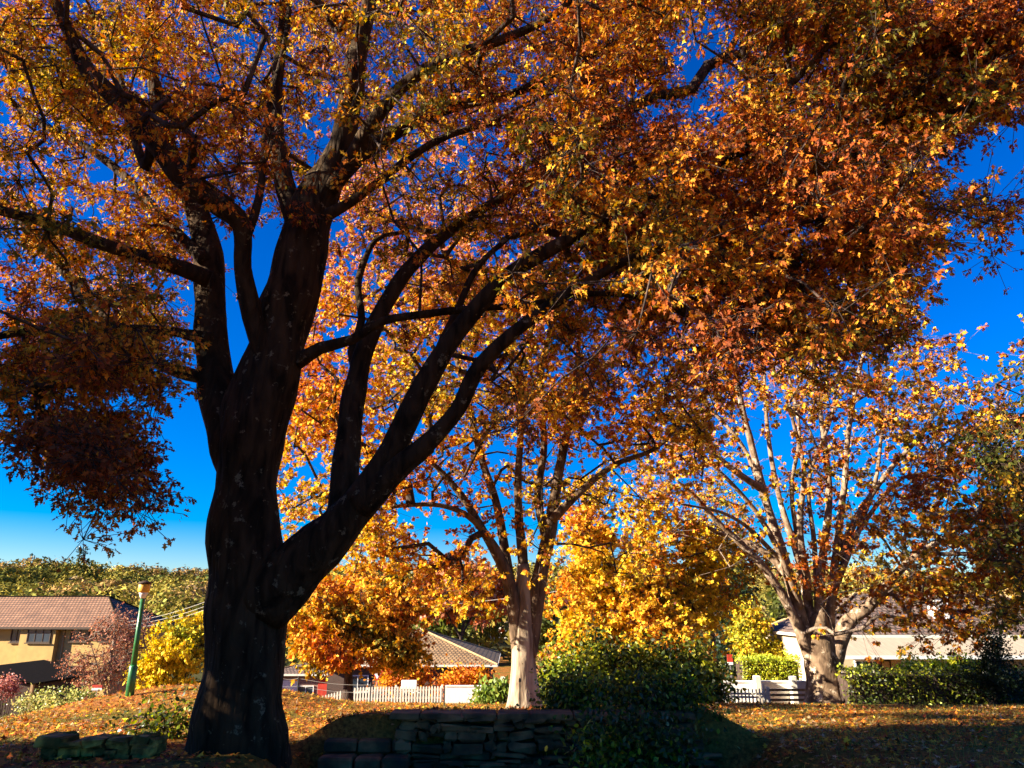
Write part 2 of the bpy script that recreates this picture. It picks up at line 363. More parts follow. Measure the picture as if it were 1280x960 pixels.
def tufts(clusters, n, spread, nt, ts, vs=.6):
    "leaves radiating from the ends of short shoots round every cluster; returns leaf points, their axes and the shoots"
    m = len(clusters); k = np.maximum(2, rng.poisson(nt, m)); ti = np.repeat(np.arange(m), k); T = len(ti)
    ax = rng.normal(size=(m, 3))*.45; ax[:, 2] += 1; ax /= np.linalg.norm(ax, axis=1)[:, None]
    o = np.clip(rng.normal(0, 1, (T, 3)), -1.7, 1.7); a = ax[ti]; o -= a*(np.sum(o*a, 1)[:, None])*(1-vs)
    tp = clusters[ti]+o*spread*np.exp(rng.normal(0, .15, m))[ti][:, None]
    per = np.maximum(2, rng.poisson(n/nt, T)); li = np.repeat(np.arange(T), per)
    d = rng.normal(size=(len(li), 3)); d[:, 2] -= .35; d /= np.linalg.norm(d, axis=1)[:, None]
    out = tp-clusters[ti]; out /= np.linalg.norm(out, axis=1)[:, None]+1e-9
    P = tp[li]+d*ts*rng.random(len(li))[:, None]-out[li]*ts*1.2*rng.random(len(li))[:, None]
    return P, d*.8+out[li]*.5, clusters[ti], tp
def leafcloud(clusters, n, spread, vs=.55, droop=.0):
    m = len(clusters); nn = np.maximum(3, rng.normal(n, n*.3, m).astype(int)); idx = np.repeat(np.arange(m), nn)
    # flattened sprays tilted at random
    ax = rng.normal(size=(m, 3)); ax[:, 2] = np.abs(ax[:, 2])*.4+.9*0+.4; ax /= np.linalg.norm(ax, axis=1)[:, None]
    o = rng.normal(0, 1, (len(idx), 3)); a = ax[idx]; o -= a*(np.sum(o*a, 1)[:, None])*(1-vs)
    s = spread*np.exp(rng.normal(0, .25, m))[idx][:, None]
    P = clusters[idx]+o*s; P[:, 2] -= droop*rng.random(len(idx))*spread*2; return P, idx
def build_tree(name, label, cat, limbs, clusters, bark, twigmat, leafm, tmpl, lsize, pal, nleaf, spread, group=None, r0=.006, flare=1.5, rough=.12,
               seed=0, tscale=1.2, jit=.22, droop=.5, sides=14, step=.35, minseg=0.0, split=True, local=.35, vs=.5, colfix=None, nt=6, ts=None, limb_mat=None):
    base = np.array(limbs[0][0][0], float); root = thing(name, label, cat, base, 0, group)
    SK = []; SR = []; CA = []; CB = []
    for li, (P, R) in enumerate(limbs):
        P = np.array(P, float); R = np.array(R, float)
        pts, rad = spline(P, R, .12 if R[0] > .15 else .16)
        if li == 0:
            h = pts[:, 2]-pts[0, 2]; rad = rad*(1+(flare-1)*np.exp(-np.maximum(h, 0)/.35)); 
            pts = np.vstack([pts[0]-[0, 0, .35], pts]); rad = np.r_[rad[0]*1.15, rad]
        else:
            w = np.cumsum(rng.normal(0, .25, (len(pts), 3)), 0)*R[-1]*.25; w -= np.linspace(0, 1, len(pts))[:, None]*w[-1]; w[:2] = 0; pts = pts+w
        ns = 28 if R[0] > .3 else (sides if R[0] > .06 else 8)
        V, Fa = tube_mesh(pts, rad, ns, True, rough if R[0] > .05 else .05, seed+li)
        mesh_obj('trunk' if li == 0 else 'limb', V, Fa, bark if (li == 0 or limb_mat is None) else limb_mat, root, world=True, smooth=True)
        CA.append(pts[:-1]); CB.append(pts[1:])
        sk = pts if li else pts[len(pts)*(9 if len(limbs) > 6 else 5)//10:]
        SK.append(sk); SR.append(rad[-len(sk):])
    SK = np.vstack(SK); SR = np.concatenate(SR)
    P, par, cnt, n0 = grow(SK, SR, clusters, step)
    i = np.arange(n0, len(P)); pr = par[i]
    rr = r0*np.sqrt(np.maximum(cnt, 1)); rr[:n0] = np.inf
    rb = rr[i]; ra = np.minimum(rr[pr], rb*1.25)
    k = rb > minseg
    LP, AX, T0, T1_ = tufts(clusters, nleaf, spread, nt, ts or lsize*.55, vs); CA.append(T0); CB.append(T1_)
    CA = np.vstack(CA); CB = np.vstack(CB); cr_ = np.full(len(CA), .0035 if lsize < .12 else .006)
    if k.any(): segs_mesh('crown_twigs', np.vstack([P[pr][k], CA]), np.vstack([P[i][k], CB]), np.r_[ra[k], cr_], np.r_[rb[k], cr_], twigmat, root)
    C = tint(LP, pal, tscale, seed, jit, local)
    if colfix is not None: C = colfix(LP, C)
    leaves('foliage', LP, lsize, tmpl, C, leafm, root, droop, axis=AX)
    return root
def clump(p, s, seed=0):
    return noise.noise(Vector((p[0]/s+seed, p[1]/s, p[2]/(s*.75))))
def mapped(rows, x0px, rate, cen, rad, dmin=5.5, power=9.0, cs=1.1, seed=0, dfun=None, dxfun=None, cthr=.22):
    "cluster centres: crown outline surveyed on a 40 px grid, depth through the real crown volume"
    out = []; cen = np.array(cen, float); rad = np.array(rad, float)
    for r, row in rows.items():
        for cidx, ch in enumerate(row):
            k = int(ch)
            if k == 0: continue
            n = rng.poisson(rate*(k/power)**1.4)
            for _ in range(n*3):
                px = x0px+cidx*40+rng.random()*40; py = r*40+rng.random()*40
                o = np.array([0, 0, EYE]); dvec = W(px, py, 1.0)-o
                a = o-cen; A = np.sum((dvec/rad)**2); B = 2*np.sum(a*dvec/rad**2); Cc = np.sum((a/rad)**2)-1; disc = B*B-4*A*Cc
                if disc <= 0: t = cen[1]+rng.normal(0, .5)
                else:
                    q = math.sqrt(disc); t0, t1 = (-B-q)/(2*A), (-B+q)/(2*A); t0 = max(t0, dmin)
                    if t1 <= t0: t = t0+rng.random()*.5
                    else: t = t0+(t1-t0)*rng.random()
                p = o+dvec*t; dm = dfun(px, py) if dfun else 0
                if t < dm and rng.random() > .16: continue
                if dxfun and t > dxfun(px, py): t = dxfun(px, py)-2.6*rng.random(); p = o+dvec*t
                if clump(p, cs, seed) < cthr+rng.normal(0, .04)-.016*k: continue
                out.append(p)
    return np.array(out)
def outside(cen, rad, n, lo=.35, pad=60, cond=None):
    "crown clusters that lie outside the photo's frame"
    u = rng.normal(size=(n*3, 3)); u /= np.linalg.norm(u, axis=1)[:, None]; r = (lo**3+(1-lo**3)*rng.random(n*3))**(1/3)
    P = np.array(cen)+u*r[:, None]*np.array(rad)
    px, py = project(P); m = (px < -pad) | (px > 1280+pad) | (py < -pad) | (P[:, 1] < 1); P = P[m]
    if cond is not None: P = P[cond(P)]
    return P[:n]

ORANGE = (.66, .20, .02); GOLD = (.72, .36, .03); RUST = (.36, .085, .02); BROWN = (.17, .05, .02); OLIVE = (.16, .13, .02); PINK = (.62, .25, .16); YEL = (.78, .48, .03)
SC = 1.0
def L_(pts, ws, dd):
    dd = [v*SC for v in dd]
    return L0_(pts, ws, dd)
def L0_(pts, ws, dd):
    "limb from pixel points, pixel widths and forward distances"
    P = [W(x, y, d) for (x, y), d in zip(pts, dd)]; R = [w/2*d/F*1.02 for w, d in zip(ws, dd)]; return P, R
def lin(a, b, n): return list(np.linspace(a, b, n))

# --- the great oak on the left
D0 = 9.5
t_base = W(297, 962, D0)
T1 = []
T1.append(L_([(297, 962), (300, 900), (306, 830), (310, 770), (311, 720), (309, 660), (309, 610), (312, 560), (322, 515), (336, 470), (349, 420), (362, 370), (374, 320), (386, 272), (400, 238), (416, 205), (428, 170)],
             [100, 94, 92, 96, 92, 82, 76, 82, 84, 78, 72, 70, 68, 64, 52, 40, 26], [9.5]*15+[9.4, 9.2]))
T1.append(L_([(303, 590), (285, 540), (274, 500), (266, 440), (262, 380), (259, 320), (250, 280), (236, 240), (214, 190), (196, 130), (190, 70), (186, 0), (180, -80)],
             [60, 50, 46, 42, 40, 38, 32, 27, 22, 18, 15, 12, 8], lin(9.5, 10.9, 13)))
T1.append(L_([(345, 470), (326, 430), (314, 385), (304, 335), (304, 295), (296, 272), (262, 250), (225, 220), (190, 172), (150, 128), (112, 92), (92, 55), (70, 0), (40, -70)],
             [34, 28, 25, 24, 25, 29, 30, 31, 30, 27, 23, 19, 14, 9], lin(9.3, 7.8, 14)))
T1.append(L_([(305, 300), (318, 270), (326, 235), (330, 190), (335, 140), (350, 80), (360, 20), (365, -60)], [16, 12, 11, 10, 9, 8, 7, 5], lin(8.9, 9.8, 8)))
T1.append(L_([(380, 300), (362, 250), (350, 205), (345, 160), (345, 110), (352, 50), (356, -20), (350, -120)], [34, 30, 27, 23, 18, 15, 12, 8], lin(9.4, 10.4, 8)))
T1.append(L_([(388, 280), (412, 225), (428, 175), (438, 125), (444, 80), (456, 30), (470, -40), (490, -130)], [44, 40, 36, 34, 30, 24, 18, 10], lin(9.5, 8.6, 8)))
T1.append(L_([(415, 235), (440, 200), (462, 160), (488, 125), (515, 98), (560, 72), (620, 52), (690, 20), (740, -30)], [26, 24, 22, 21, 19, 17, 14, 11, 8], lin(9.3, 7.4, 9)))
T1.append(L_([(420, 225), (455, 190), (495, 165), (530, 145), (580, 130), (640, 118), (700, 92), (760, 60), (830, 30)], [26, 24, 22, 20, 16, 13, 11, 8, 6], lin(9.6, 10.8, 9)))
T1.append(L_([(395, 275), (430, 258), (470, 230), (515, 195), (560, 170), (620, 150), (680, 120), (740, 100)], [18, 15, 13, 11, 10, 8, 6, 5], lin(9.4, 8.8, 8)))
T1.append(L_([(328, 760), (368, 712), (402, 682), (430, 652), (462, 612), (482, 578), (506, 530), (540, 462), (586, 395), (640, 340), (720, 293), (800, 250), (880, 215), (960, 170)],
             [70, 66, 62, 52, 44, 38, 31, 27, 25, 22, 18, 13, 10, 7], lin(9.4, 8.2, 14)))
T1.append(L_([(424, 672), (430, 610), (436, 550), (444, 490), (462, 425), (495, 362), (530, 318), (590, 270), (650, 235), (700, 200), (760, 170)],
             [40, 34, 32, 30, 24, 20, 18, 14, 11, 9, 6], lin(9.2, 10.6, 11)))
T1.append(L_([(450, 632), (490, 592), (532, 556), (572, 512), (600, 458), (655, 405), (735, 352), (800, 318), (870, 300), (950, 290), (1040, 270)],
             [38, 30, 26, 22, 19, 17, 14, 11, 9, 7, 5], lin(9.0, 7.4, 11)))
T1.append(L_([(372, 452), (400, 436), (440, 425), (480, 402), (540, 392), (600, 385), (660, 382), (725, 368), (800, 372), (870, 400)], [20, 16, 14, 12, 11, 10, 9, 8, 6, 5], lin(9.4, 8.7, 10)))
T1.append(L_([(450, 470), (440, 440), (452, 400), (448, 350), (470, 300), (505, 290)], [16, 13, 11, 9, 7, 5], lin(9.7, 10.6, 6)))
T1.append(L_([(520, 500), (548, 440), (575, 380), (600, 330), (650, 285)], [14, 12, 10, 8, 6], lin(9.0, 9.9, 5)))
T1.append(L_([(262, 350), (225, 335), (180, 322), (120, 302), (60, 278), (0, 262), (-80, 240), (-160, 200)], [24, 20, 18, 16, 14, 13, 10, 7], lin(9.6, 8.4, 8)))
T1.append(L_([(256, 325), (225, 295), (195, 262), (150, 215), (100, 178), (60, 160), (0, 120), (-80, 90)], [20, 15, 13, 12, 10, 9, 8, 6], lin(9.8, 11.6, 8)))
T1.append(L_([(262, 425), (225, 416), (185, 412), (120, 408), (60, 412), (0, 420), (-70, 440)], [20, 15, 13, 12, 11, 10, 7], lin(9.6, 8.8, 7)))
T1.append(L_([(266, 474), (235, 468), (205, 458), (170, 435), (125, 392), (80, 340), (35, 285), (-20, 240)], [22, 17, 15, 14, 13, 12, 10, 7], lin(9.6, 10.6, 8)))
T1.append(L_([(120, 410), (95, 450), (75, 500), (60, 550), (90, 600)], [9, 8, 6, 5, 3], lin(8.9, 8.4, 5)))
T1.append(L_([(190, 172), (182, 210), (165, 160), (150, 100), (130, 30)], [16, 14, 12, 9, 6], [8.5, 8.6, 8.9, 9.2, 9.6]))
rows1 = {
 -1: "66666666"+"66667777"+"77777667"+"77766655",
 0: "98888888"+"88888999"+"99999537"+"88888876", 1: "98888888"+"87778999"+"99996226"+"89999887",
 2: "77878777"+"75556778"+"99995227"+"99999988", 3: "66777777"+"75555677"+"99992248"+"99999987",
 4: "65665667"+"66554467"+"89996699"+"99998520", 5: "66566666"+"54444556"+"78999999"+"99997310",
 6: "66566554"+"43334455"+"78999999"+"99998663", 7: "77666530"+"00034556"+"67899999"+"99998310",
 8: "99887520"+"00013445"+"66899999"+"99995000", 9: "99988510"+"00012234"+"67789999"+"99960000",
 10: "98887610"+"00001223"+"34455567"+"77630000", 11: "77677000"+"00000012"+"35443344"+"33100000",
 12: "56676000"+"00000003"+"55321111"+"10000000", 13: "45676000"+"00000002"+"42100000"+"00000000",
 14: "23556100"+"0"*24, 15: "01454000"+"0"*24, 16: "00110000"+"0"*24}
C1 = ((-2.6, 9.6, 8.2), (10.2, 6.0, 6.6))
def df1(px, py): return (6.6 if px < 215 and py > 400+70*random.random() else 9.3) if px < 560 else (9.3-max(0, px-640)/200*2.5 if px < 840 else 6.8)
cl1 = mapped(rows1, 0, 18, C1[0], C1[1], 6.2, cs=.85, dfun=df1, dxfun=lambda px, py: 9.6+max(0, 470-py+30*math.sin(px/23))/22 if px < 260 else 99)
px, py = project(cl1)
def lim1(P): return ~((P[:, 2] < 3.2) & (P[:, 0] > -6))
cl1 = np.vstack([cl1, outside(C1[0], C1[1], 620, .3, 50, lim1)])
pal1 = [(BROWN, 2.2), (RUST, 2.2), (ORANGE, 2.6), ((.55, .24, .03), 1.6), (GOLD, 2.0), (OLIVE, 1.6)]
def fix1(P, C):
    g = sm(2.5, -4, P[:, 0])*sm(6, 9, P[:, 2]); m = rng.random(len(P)) < .28*g
    C = C.copy(); C[m] = np.array(YEL)*np.exp(rng.normal(0, .2, (m.sum(), 1)))
    d = sm(0.5, 5.5, P[:, 0]); m = rng.random(len(P)) < .3*d; C[m] = np.array(RUST)*1.1*np.exp(rng.normal(0, .25, (m.sum(), 1)))
    return np.clip(C, 0, .9)
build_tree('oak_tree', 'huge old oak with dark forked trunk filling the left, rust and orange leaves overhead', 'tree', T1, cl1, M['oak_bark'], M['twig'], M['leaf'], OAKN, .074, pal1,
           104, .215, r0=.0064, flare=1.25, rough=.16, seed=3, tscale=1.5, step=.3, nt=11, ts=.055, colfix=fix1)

# --- the middle tree
T2 = []; SC = .895
T2.append(L_([(656, 884), (655, 850), (655, 810), (656, 775), (656, 745), (654, 705)], [32, 29, 28, 28, 22, 14], lin(21, 21, 6)))
T2.append(L_([(651, 825), (640, 745), (628, 705), (604, 665), (580, 625), (556, 595), (530, 570), (500, 540)], [18, 17, 14, 11, 9, 7, 6, 4], lin(21, 19.6, 8)))
T2.append(L_([(656, 770), (653, 700), (648, 650), (647, 590), (650, 520), (640, 450), (650, 370)], [18, 13, 11, 9, 8, 6, 4], lin(21, 21.8, 7)))
T2.append(L_([(659, 820), (674, 725), (686, 665), (694, 620), (702, 575), (716, 520), (742, 475), (775, 435), (800, 380)], [22, 19, 17, 14, 12, 10, 8, 6, 4], lin(21, 20.2, 9)))
T2.append(L_([(640, 742), (632, 690), (622, 630), (604, 575), (588, 510), (570, 440), (560, 360)], [13, 12, 10, 9, 8, 6, 4], lin(21, 22.5, 7)))
T2.append(L_([(612, 672), (585, 645), (550, 632), (505, 632), (470, 636), (430, 620)], [8, 7, 6, 5, 4, 3], lin(20.2, 19, 6)))
T2.append(L_([(684, 680), (672, 620), (680, 560), (676, 480), (690, 400), (700, 320)], [12, 10, 9, 8, 6, 4], lin(20.8, 22, 6)))
T2.append(L_([(690, 650), (730, 610), (770, 580), (820, 560), (860, 520)], [12, 9, 7, 5, 4], lin(20.6, 19.6, 5)))
T2.append(L_([(716, 520), (722, 450), (726, 380), (735, 310)], [9, 7, 5, 4], lin(20.3, 21, 4)))
rows2 = {3: "000000000022222222200000", 4: "000000000344444443200000", 5: "000000000455555554320000", 6: "000000000566666665432000",
 7: "000000000677777776543000", 8: "000000000488888887655000", 9: "000000000588887878765000", 10: "000000000688887777776400",
 11: "000000000888887666776500", 12: "000000000898887667888700", 13: "000000005998877557888800", 14: "000000008999775554555400",
 15: "000000003899644454553200", 16: "000000001588544442432000", 17: "000000000057755342331000", 18: "000000000000055200232000", 19: "000000000000000000012000"}
C2 = ((-.3, 18.8, 6.9), (6.6, 4.3, 7.4))
cl2 = mapped(rows2, 0, 13, C2[0], C2[1], 13.5, cs=1.4, seed=9)
pal2 = [(RUST, .7), (ORANGE, 2.6), (GOLD, 3.8), (YEL, 2.6), (PINK, .5), (OLIVE, .5)]
def fix2(P, C):
    g = sm(6, 12, P[:, 2])*.6; m = rng.random(len(P)) < g; C = C.copy()
    C[m] = np.array((.58, .22, .13))*np.exp(rng.normal(0, .25, (m.sum(), 1))); return C
build_tree('autumn_tree', 'tall golden orange tree with pale sunlit trunk behind the dry stone wall', 'tree', T2, cl2, M['pale_bark'], M['twig'], M['leaf'], OAK, .10, pal2,
           80, .36, r0=.009, flare=1.35, rough=.1, seed=11, tscale=2.2, step=.5, minseg=0, colfix=fix2, limb_mat=M['brown_bark'])

# --- the spreading plane tree on the right
T3 = []; SC = 28/22
T3.append(L_([(1034, 882), (1030, 850), (1026, 822), (1024, 795), (1024, 765)], [40, 37, 36, 30, 17], lin(22, 22, 5)))
T3.append(L_([(1020, 840), (990, 765), (960, 715), (925, 678), (895, 650), (868, 620), (845, 600)], [16, 11, 9, 8, 6, 5, 3], lin(22, 20.6, 7)))
T3.append(L_([(1021, 845), (992, 740), (978, 690), (962, 640), (948, 590), (935, 540), (922, 480), (915, 410), (905, 350)], [18, 14, 12, 10, 9, 8, 6, 5, 3], lin(22, 21, 9)))
T3.append(L_([(1023, 838), (1008, 740), (996, 690), (980, 640), (968, 590), (958, 520), (955, 450)], [14, 11, 9, 7, 6, 5, 3], lin(22, 23, 7)))
T3.append(L_([(1028, 838), (1024, 740), (1030, 680), (1036, 620), (1030, 550), (1020, 480), (1015, 420)], [16, 11, 10, 8, 7, 5, 3], lin(22, 21.5, 7)))
T3.append(L_([(1031, 840), (1040, 740), (1048, 670), (1056, 600), (1062, 530), (1075, 460), (1090, 410)], [15, 10, 9, 7, 6, 5, 3], lin(22, 22.8, 7)))
T3.append(L_([(1035, 848), (1058, 782), (1085, 758), (1105, 735), (1140, 700), (1185, 670), (1220, 650)], [22, 18, 14, 11, 8, 6, 4], lin(22, 20.5, 7)))
T3.append(L_([(985, 720), (955, 690), (915, 672), (870, 655), (835, 650)], [9, 8, 6, 5, 3], lin(21.8, 23, 5)))
T3.append(L_([(950, 610), (920, 590), (885, 560), (855, 520), (830, 470)], [9, 8, 6, 5, 3], lin(21.4, 20, 5)))
T3.append(L_([(1045, 700), (1075, 640), (1110, 590), (1150, 545), (1180, 500)], [10, 8, 6, 5, 3], lin(22.3, 21.6, 5)))
T3.append(L_([(1010, 735), (1000, 660), (1005, 590), (990, 520)], [10, 8, 6, 4], lin(21.8, 20.8, 4)))
for q, (pts_, w_) in enumerate([([(1000, 760), (978, 700), (945, 640), (900, 590), (865, 560), (835, 540)], 8), ([(1012, 750), (1000, 690), (990, 610), (1000, 540), (985, 460), (975, 400)], 7), ([(1036, 760), (1060, 690), (1090, 640), (1125, 600), (1160, 590)], 8),
                              ([(1042, 740), (1070, 670), (1095, 600), (1105, 530), (1130, 470)], 7), ([(975, 700), (935, 660), (900, 640), (850, 630)], 6), ([(1022, 760), (1018, 680), (1012, 600), (1040, 520), (1050, 440)], 7), ([(960, 640), (930, 560), (880, 500), (860, 440)], 6), ([(1085, 758), (1120, 735), (1165, 730), (1210, 720)], 7)]):
    T3.append(L_(pts_, lin(w_, 2.5, len(pts_)), lin(22+(q % 3-1)*.2, 22+(q % 4-1.5)*1.6, len(pts_))))
rows3 = {8: "0000000000000000000000000012100000", 9: "0000000000000000000000024554200000"[:32], 10: "00000000000000000000034566664200"[:32],
 11: "00000000000000000000045566666300", 12: "00000000000000000000345455666543", 13: "00000000000000000000344445567776", 14: "00000000000000000000433445567777",
 15: "00000000000000000000331233566777", 16: "00000000000000000000422334567777", 17: "00000000000000000000322233467777", 18: "00000000000000000000022112367776", 19: "00000000000000000000000001455554"}
C3 = ((12.2, 28, 8.3), (9.6, 6.2, 8.2))
cl3 = mapped(rows3, 0, 17, C3[0], C3[1], 21,  cs=1.3, seed=19)
cl3 = np.vstack([cl3, outside(C3[0], C3[1], 330, .3, 10, lambda P: P[:, 2] > 2)])
pal3 = [(RUST, 1.8), (BROWN, 1.2), (ORANGE, 2.6), (GOLD, 2.4), (YEL, 1.2), (OLIVE, 1.5)]
build_tree('plane_tree', 'spreading plane tree with mottled trunk and many upright limbs beside the dark hedge', 'tree', T3, cl3, M['plane_bark'], M['pale_twig'], M['leaf'], OAK, .155, pal3,
           66, .52, r0=.010, flare=1.35, rough=.12, seed=23, tscale=1.6, step=.5, minseg=0, limb_mat=M['tan_bark'])

# --- generic smaller trees
def ell(cen, rad, n, lo=0.0, zmin=None):
    u = rng.normal(size=(n, 3)); u /= np.linalg.norm(u, axis=1)[:, None]; r = (lo**3+(1-lo**3)*rng.random(n))**(1/3)
    P = np.array(cen)+u*r[:, None]*np.array(rad)
    P *= 1
    if zmin is not None: P = P[P[:, 2] > zmin]
    return P
def easy_tree(name, label, px, pyc, d, h_trunk, r, blobs, n, lsize, pal, nleaf, spread, bark='twig', leafm='leaf', tmpl=OVAL, lean=0, group=None, r0=.01, **kw):
    "blobs: (px,py,depth offset, rx px, rz px) crown masses"
    b = at(px, pyc, d); top = b+[lean, 0, h_trunk]
    cl = []
    tot = sum(q[3]*q[4] for q in blobs)
    for (bx, by, dd, rx, rz) in blobs:
        c = W(bx, by, d+dd); s = (d+dd)/F; cl.append(ell(c, (rx*s, (rx+rz)/2*s*.8, rz*s), int(1.35*n*rx*rz/tot)))
    cl = np.vstack(cl); sd_ = kw.get('seed', 0); rr_ = blobs[0][3]*d/F
    if kw.pop('lumpy', True): cl = cl[np.array([clump(p, .42*rr_+.3, sd_) > -.06+rng.normal(0, .05) for p in cl])]
    cen = cl.mean(0)
    limbs = [([b, b+(top-b)*.5+[.03, .02, 0], top], [r, r*.85, r*.75])]
    for k in range(4):
        a = cen+(rng.random(3)-.5)*np.array([2.0, 2.0, 1.2])*max(.5, blobs[0][3]*d/F*.6); limbs.append(([top-[0, 0, r], (top+a)/2+[0, 0, .1], a], [r*.55, r*.4, r*.2]))
    return build_tree(name, label, 'tree', limbs, cl, M[bark], M['twig'] if bark != 'pale_bark' else M['pale_twig'], M[leafm], tmpl, lsize, pal, nleaf, spread, group, r0=r0, minseg=kw.pop('minseg', 0), step=.6, **kw)

easy_tree('small_tree', 'round orange street tree in front of the cream picket fence', 433, 888, 37.5, 1.4, .26,
          [(440, 762, 0, 74, 44), (395, 790, -1, 46, 34), (385, 755, 0, 30, 24), (492, 778, 0, 48, 46), (460, 735, 1, 56, 34), (430, 812, -1, 75, 24), (490, 815, 0, 36, 18)], 620, .22, [(RUST, .5), (ORANGE, 1.8), ((.60, .30, .04), 2), (GOLD, 4), (OLIVE, 1.6)], 52, .45, seed=5, tmpl=DIAM)
easy_tree('golden_tree', 'golden maple rising above the dark shrubs, left of the slim pole', 795, 885, 28.3, 2.0, .16,
          [(775, 720, 0, 62, 80), (728, 745, 0, 44, 60), (850, 735, 1, 55, 62), (800, 795, -1, 88, 36), (742, 640, 1, 38, 54), (805, 655, 0, 34, 44), (868, 680, .5, 28, 36), (715, 800, 0, 30, 26)], 900, .145, [(ORANGE, 1.4), (GOLD, 3.5), (YEL, 6)], 66, .42, seed=8, tmpl=OAK)
easy_tree('yellow_tree', 'dense bright yellow tree between the lamp post and the great trunk', 222, 868, 50, 1.4, .14,
          [(225, 815, 0, 45, 42), (200, 830, 0, 32, 30), (252, 800, 1, 34, 36)], 420, .26, [((.74, .50, .03), 5), ((.60, .46, .03), 2), ((.25, .26, .03), .8)], 34, .42, seed=9, tmpl=DIAM)
easy_tree('bare_tree', 'nearly leafless reddish tree in front of the two storey house', 138, 884, 43, 1.0, .10,
          [(128, 820, 0, 44, 42), (150, 800, 0, 34, 38), (110, 835, 0, 32, 26), (165, 790, 1, 26, 34)], 560, .11, [((.50, .22, .12), 3), ((.36, .14, .08), 2)], 6, .3, bark='pale_bark', seed=4, tmpl=DIAM, r0=.012, minseg=.0, lean=.25)
easy_tree('birch_tree', 'slim pale trunked tree with thin yellow crown behind the shrubbery', 899, 880, 31, 4.3, .085,
          [(892, 650, 0, 40, 52), (905, 700, 0, 46, 46), (880, 740, 1, 34, 46)], 300, .15, [(GOLD, 2), (YEL, 3), ((.22, .24, .04), 2), (ORANGE, 1)], 24, .4, bark='pale_bark', seed=12, tmpl=OVAL, lean=-.1)
easy_tree('orange_tree', 'rusty pink tree behind the tan roofed house on the slope', 575, 850, 75, 4, .2,
          [(570, 730, 0, 48, 34), (612, 745, 3, 36, 30), (540, 745, 0, 34, 26)], 360, .45, [(RUST, 2), (ORANGE, 2), ((.5, .2, .1), 3)], 26, .7, seed=13, tmpl=DIAM)
easy_tree('lime_tree', 'tapering yellow green tree left of the plane tree above the clipped hedge', 948, 872, 46, 1.2, .12,
          [(940, 800, 0, 22, 26), (932, 772, 0, 13, 26), (962, 812, 0, 22, 12)], 300, .22, [((.55, .44, .03), 3), ((.25, .24, .03), 2), (YEL, 2)], 32, .4, seed=14, tmpl=DIAM)
easy_tree('dark_conifer', 'dark narrow evergreen between the golden trees and the plane tree', 918, 872, 55, 1.5, .16,
          [(918, 745, 0, 17, 55), (918, 800, 0, 26, 44)], 300, .25, [((.02, .045, .02), 3), ((.04, .06, .02), 2)], 34, .4, leafm='leaf_green', seed=15, tmpl=DIAM)
easy_tree('broadleaf_tree', 'dark green and brown tree cut by the right edge of the frame', 1330, 885, 20, 3.0, .2,
          [(1285, 650, 0, 56, 110), (1262, 560, 0, 36, 50), (1345, 560, 1, 90, 160), (1262, 740, 0, 50, 36), (1230, 700, 0, 26, 34), (1350, 700, -1, 90, 90)], 400, .15, [((.07, .075, .015), 3), (OLIVE, 2.5), ((.4, .18, .02), 2.2), (YEL, .6)], 26, .4, leafm='leaf', seed=16, tmpl=OVAL)
for i, (px_, py_, d_, rx, rz, pal, lab) in enumerate([
    (555, 800, 95, 30, 34, [((.17, .17, .03), 3), ((.10, .12, .02), 2)], 'olive green tree above the ridge of the tan tiled house'),
    (600, 780, 110, 26, 30, [((.24, .22, .03), 3), ((.12, .14, .02), 2)], 'yellow green tree on the slope just left of the middle trunk'),
    (690, 792, 90, 30, 34, [((.12, .13, .03), 3), ((.07, .09, .02), 2)], 'green tree on the slope just right of the middle trunk'),
    (725, 770, 120, 34, 30, [((.34, .17, .08), 3), ((.22, .12, .05), 2)], 'brownish tree on the far slope behind the golden maple'),
    (520, 765, 115, 30, 26, [((.05, .07, .02), 3), ((.09, .10, .02), 2)], 'dark green tree behind the orange street tree'),
    (1000, 790, 70, 30, 36, [((.08, .09, .02), 3), ((.2, .19, .03), 2)], 'green tree far behind the plane tree trunk')]):
    easy_tree('slope_tree', lab, px_, 830, d_, 3, .25, [(px_, py_-20, 0, rx, rz), (px_-rx*.5, py_, 0, rx*.7, rz*.6), (px_+rx*.5, py_+4, 0, rx*.7, rz*.6)], 260, .6, pal, 26, .8, leafm='leaf_green', seed=30+i, tmpl=DIAM, group='trees on the slope behind the houses', minseg=0)

# unseen evergreens, added left of the view to shade the foreground and great trunk
for i, (x, y, h, r, lab) in enumerate([(-24, -3.5, 11, 2.6, 'tall unseen evergreen added for shade, farthest back, left of the viewpoint'), (-15.8, 4.7, 13, 3.0, 'tall unseen evergreen added for shade, left of the view'),
                                  (-22, 1.0, 12, 2.2, 'slender unseen evergreen added for shade, standing back between its neighbours'), (-13, -1.2, 11, 3.0, 'broad unseen evergreen added for shade, behind the viewpoint')]):
    z = float(zg(x, y)); b = np.array([x, y, z]); n = 520
    hh = rng.random(n)**.8; ang = rng.random(n)*6.283; rr = r*np.sqrt(rng.random(n))*np.minimum(1, (1-hh)*1.9+.12)
    cl = np.stack([x+rr*np.cos(ang), y+rr*np.sin(ang), z+.9+hh*(h-.9)], 1)
    build_tree('shade_evergreen', lab, 'tree', [([b, b+[.1, 0, h*.5], b+[0, .1, h*.95]], [.28, .2, .05])], cl, M['oak_bark'], M['twig'], M['leaf_green'], OVAL, .34,
               [((.03, .05, .015), 3), ((.05, .07, .02), 1)], 30, .5, group='unseen shade evergreens left of the view', seed=40+i, minseg=0)

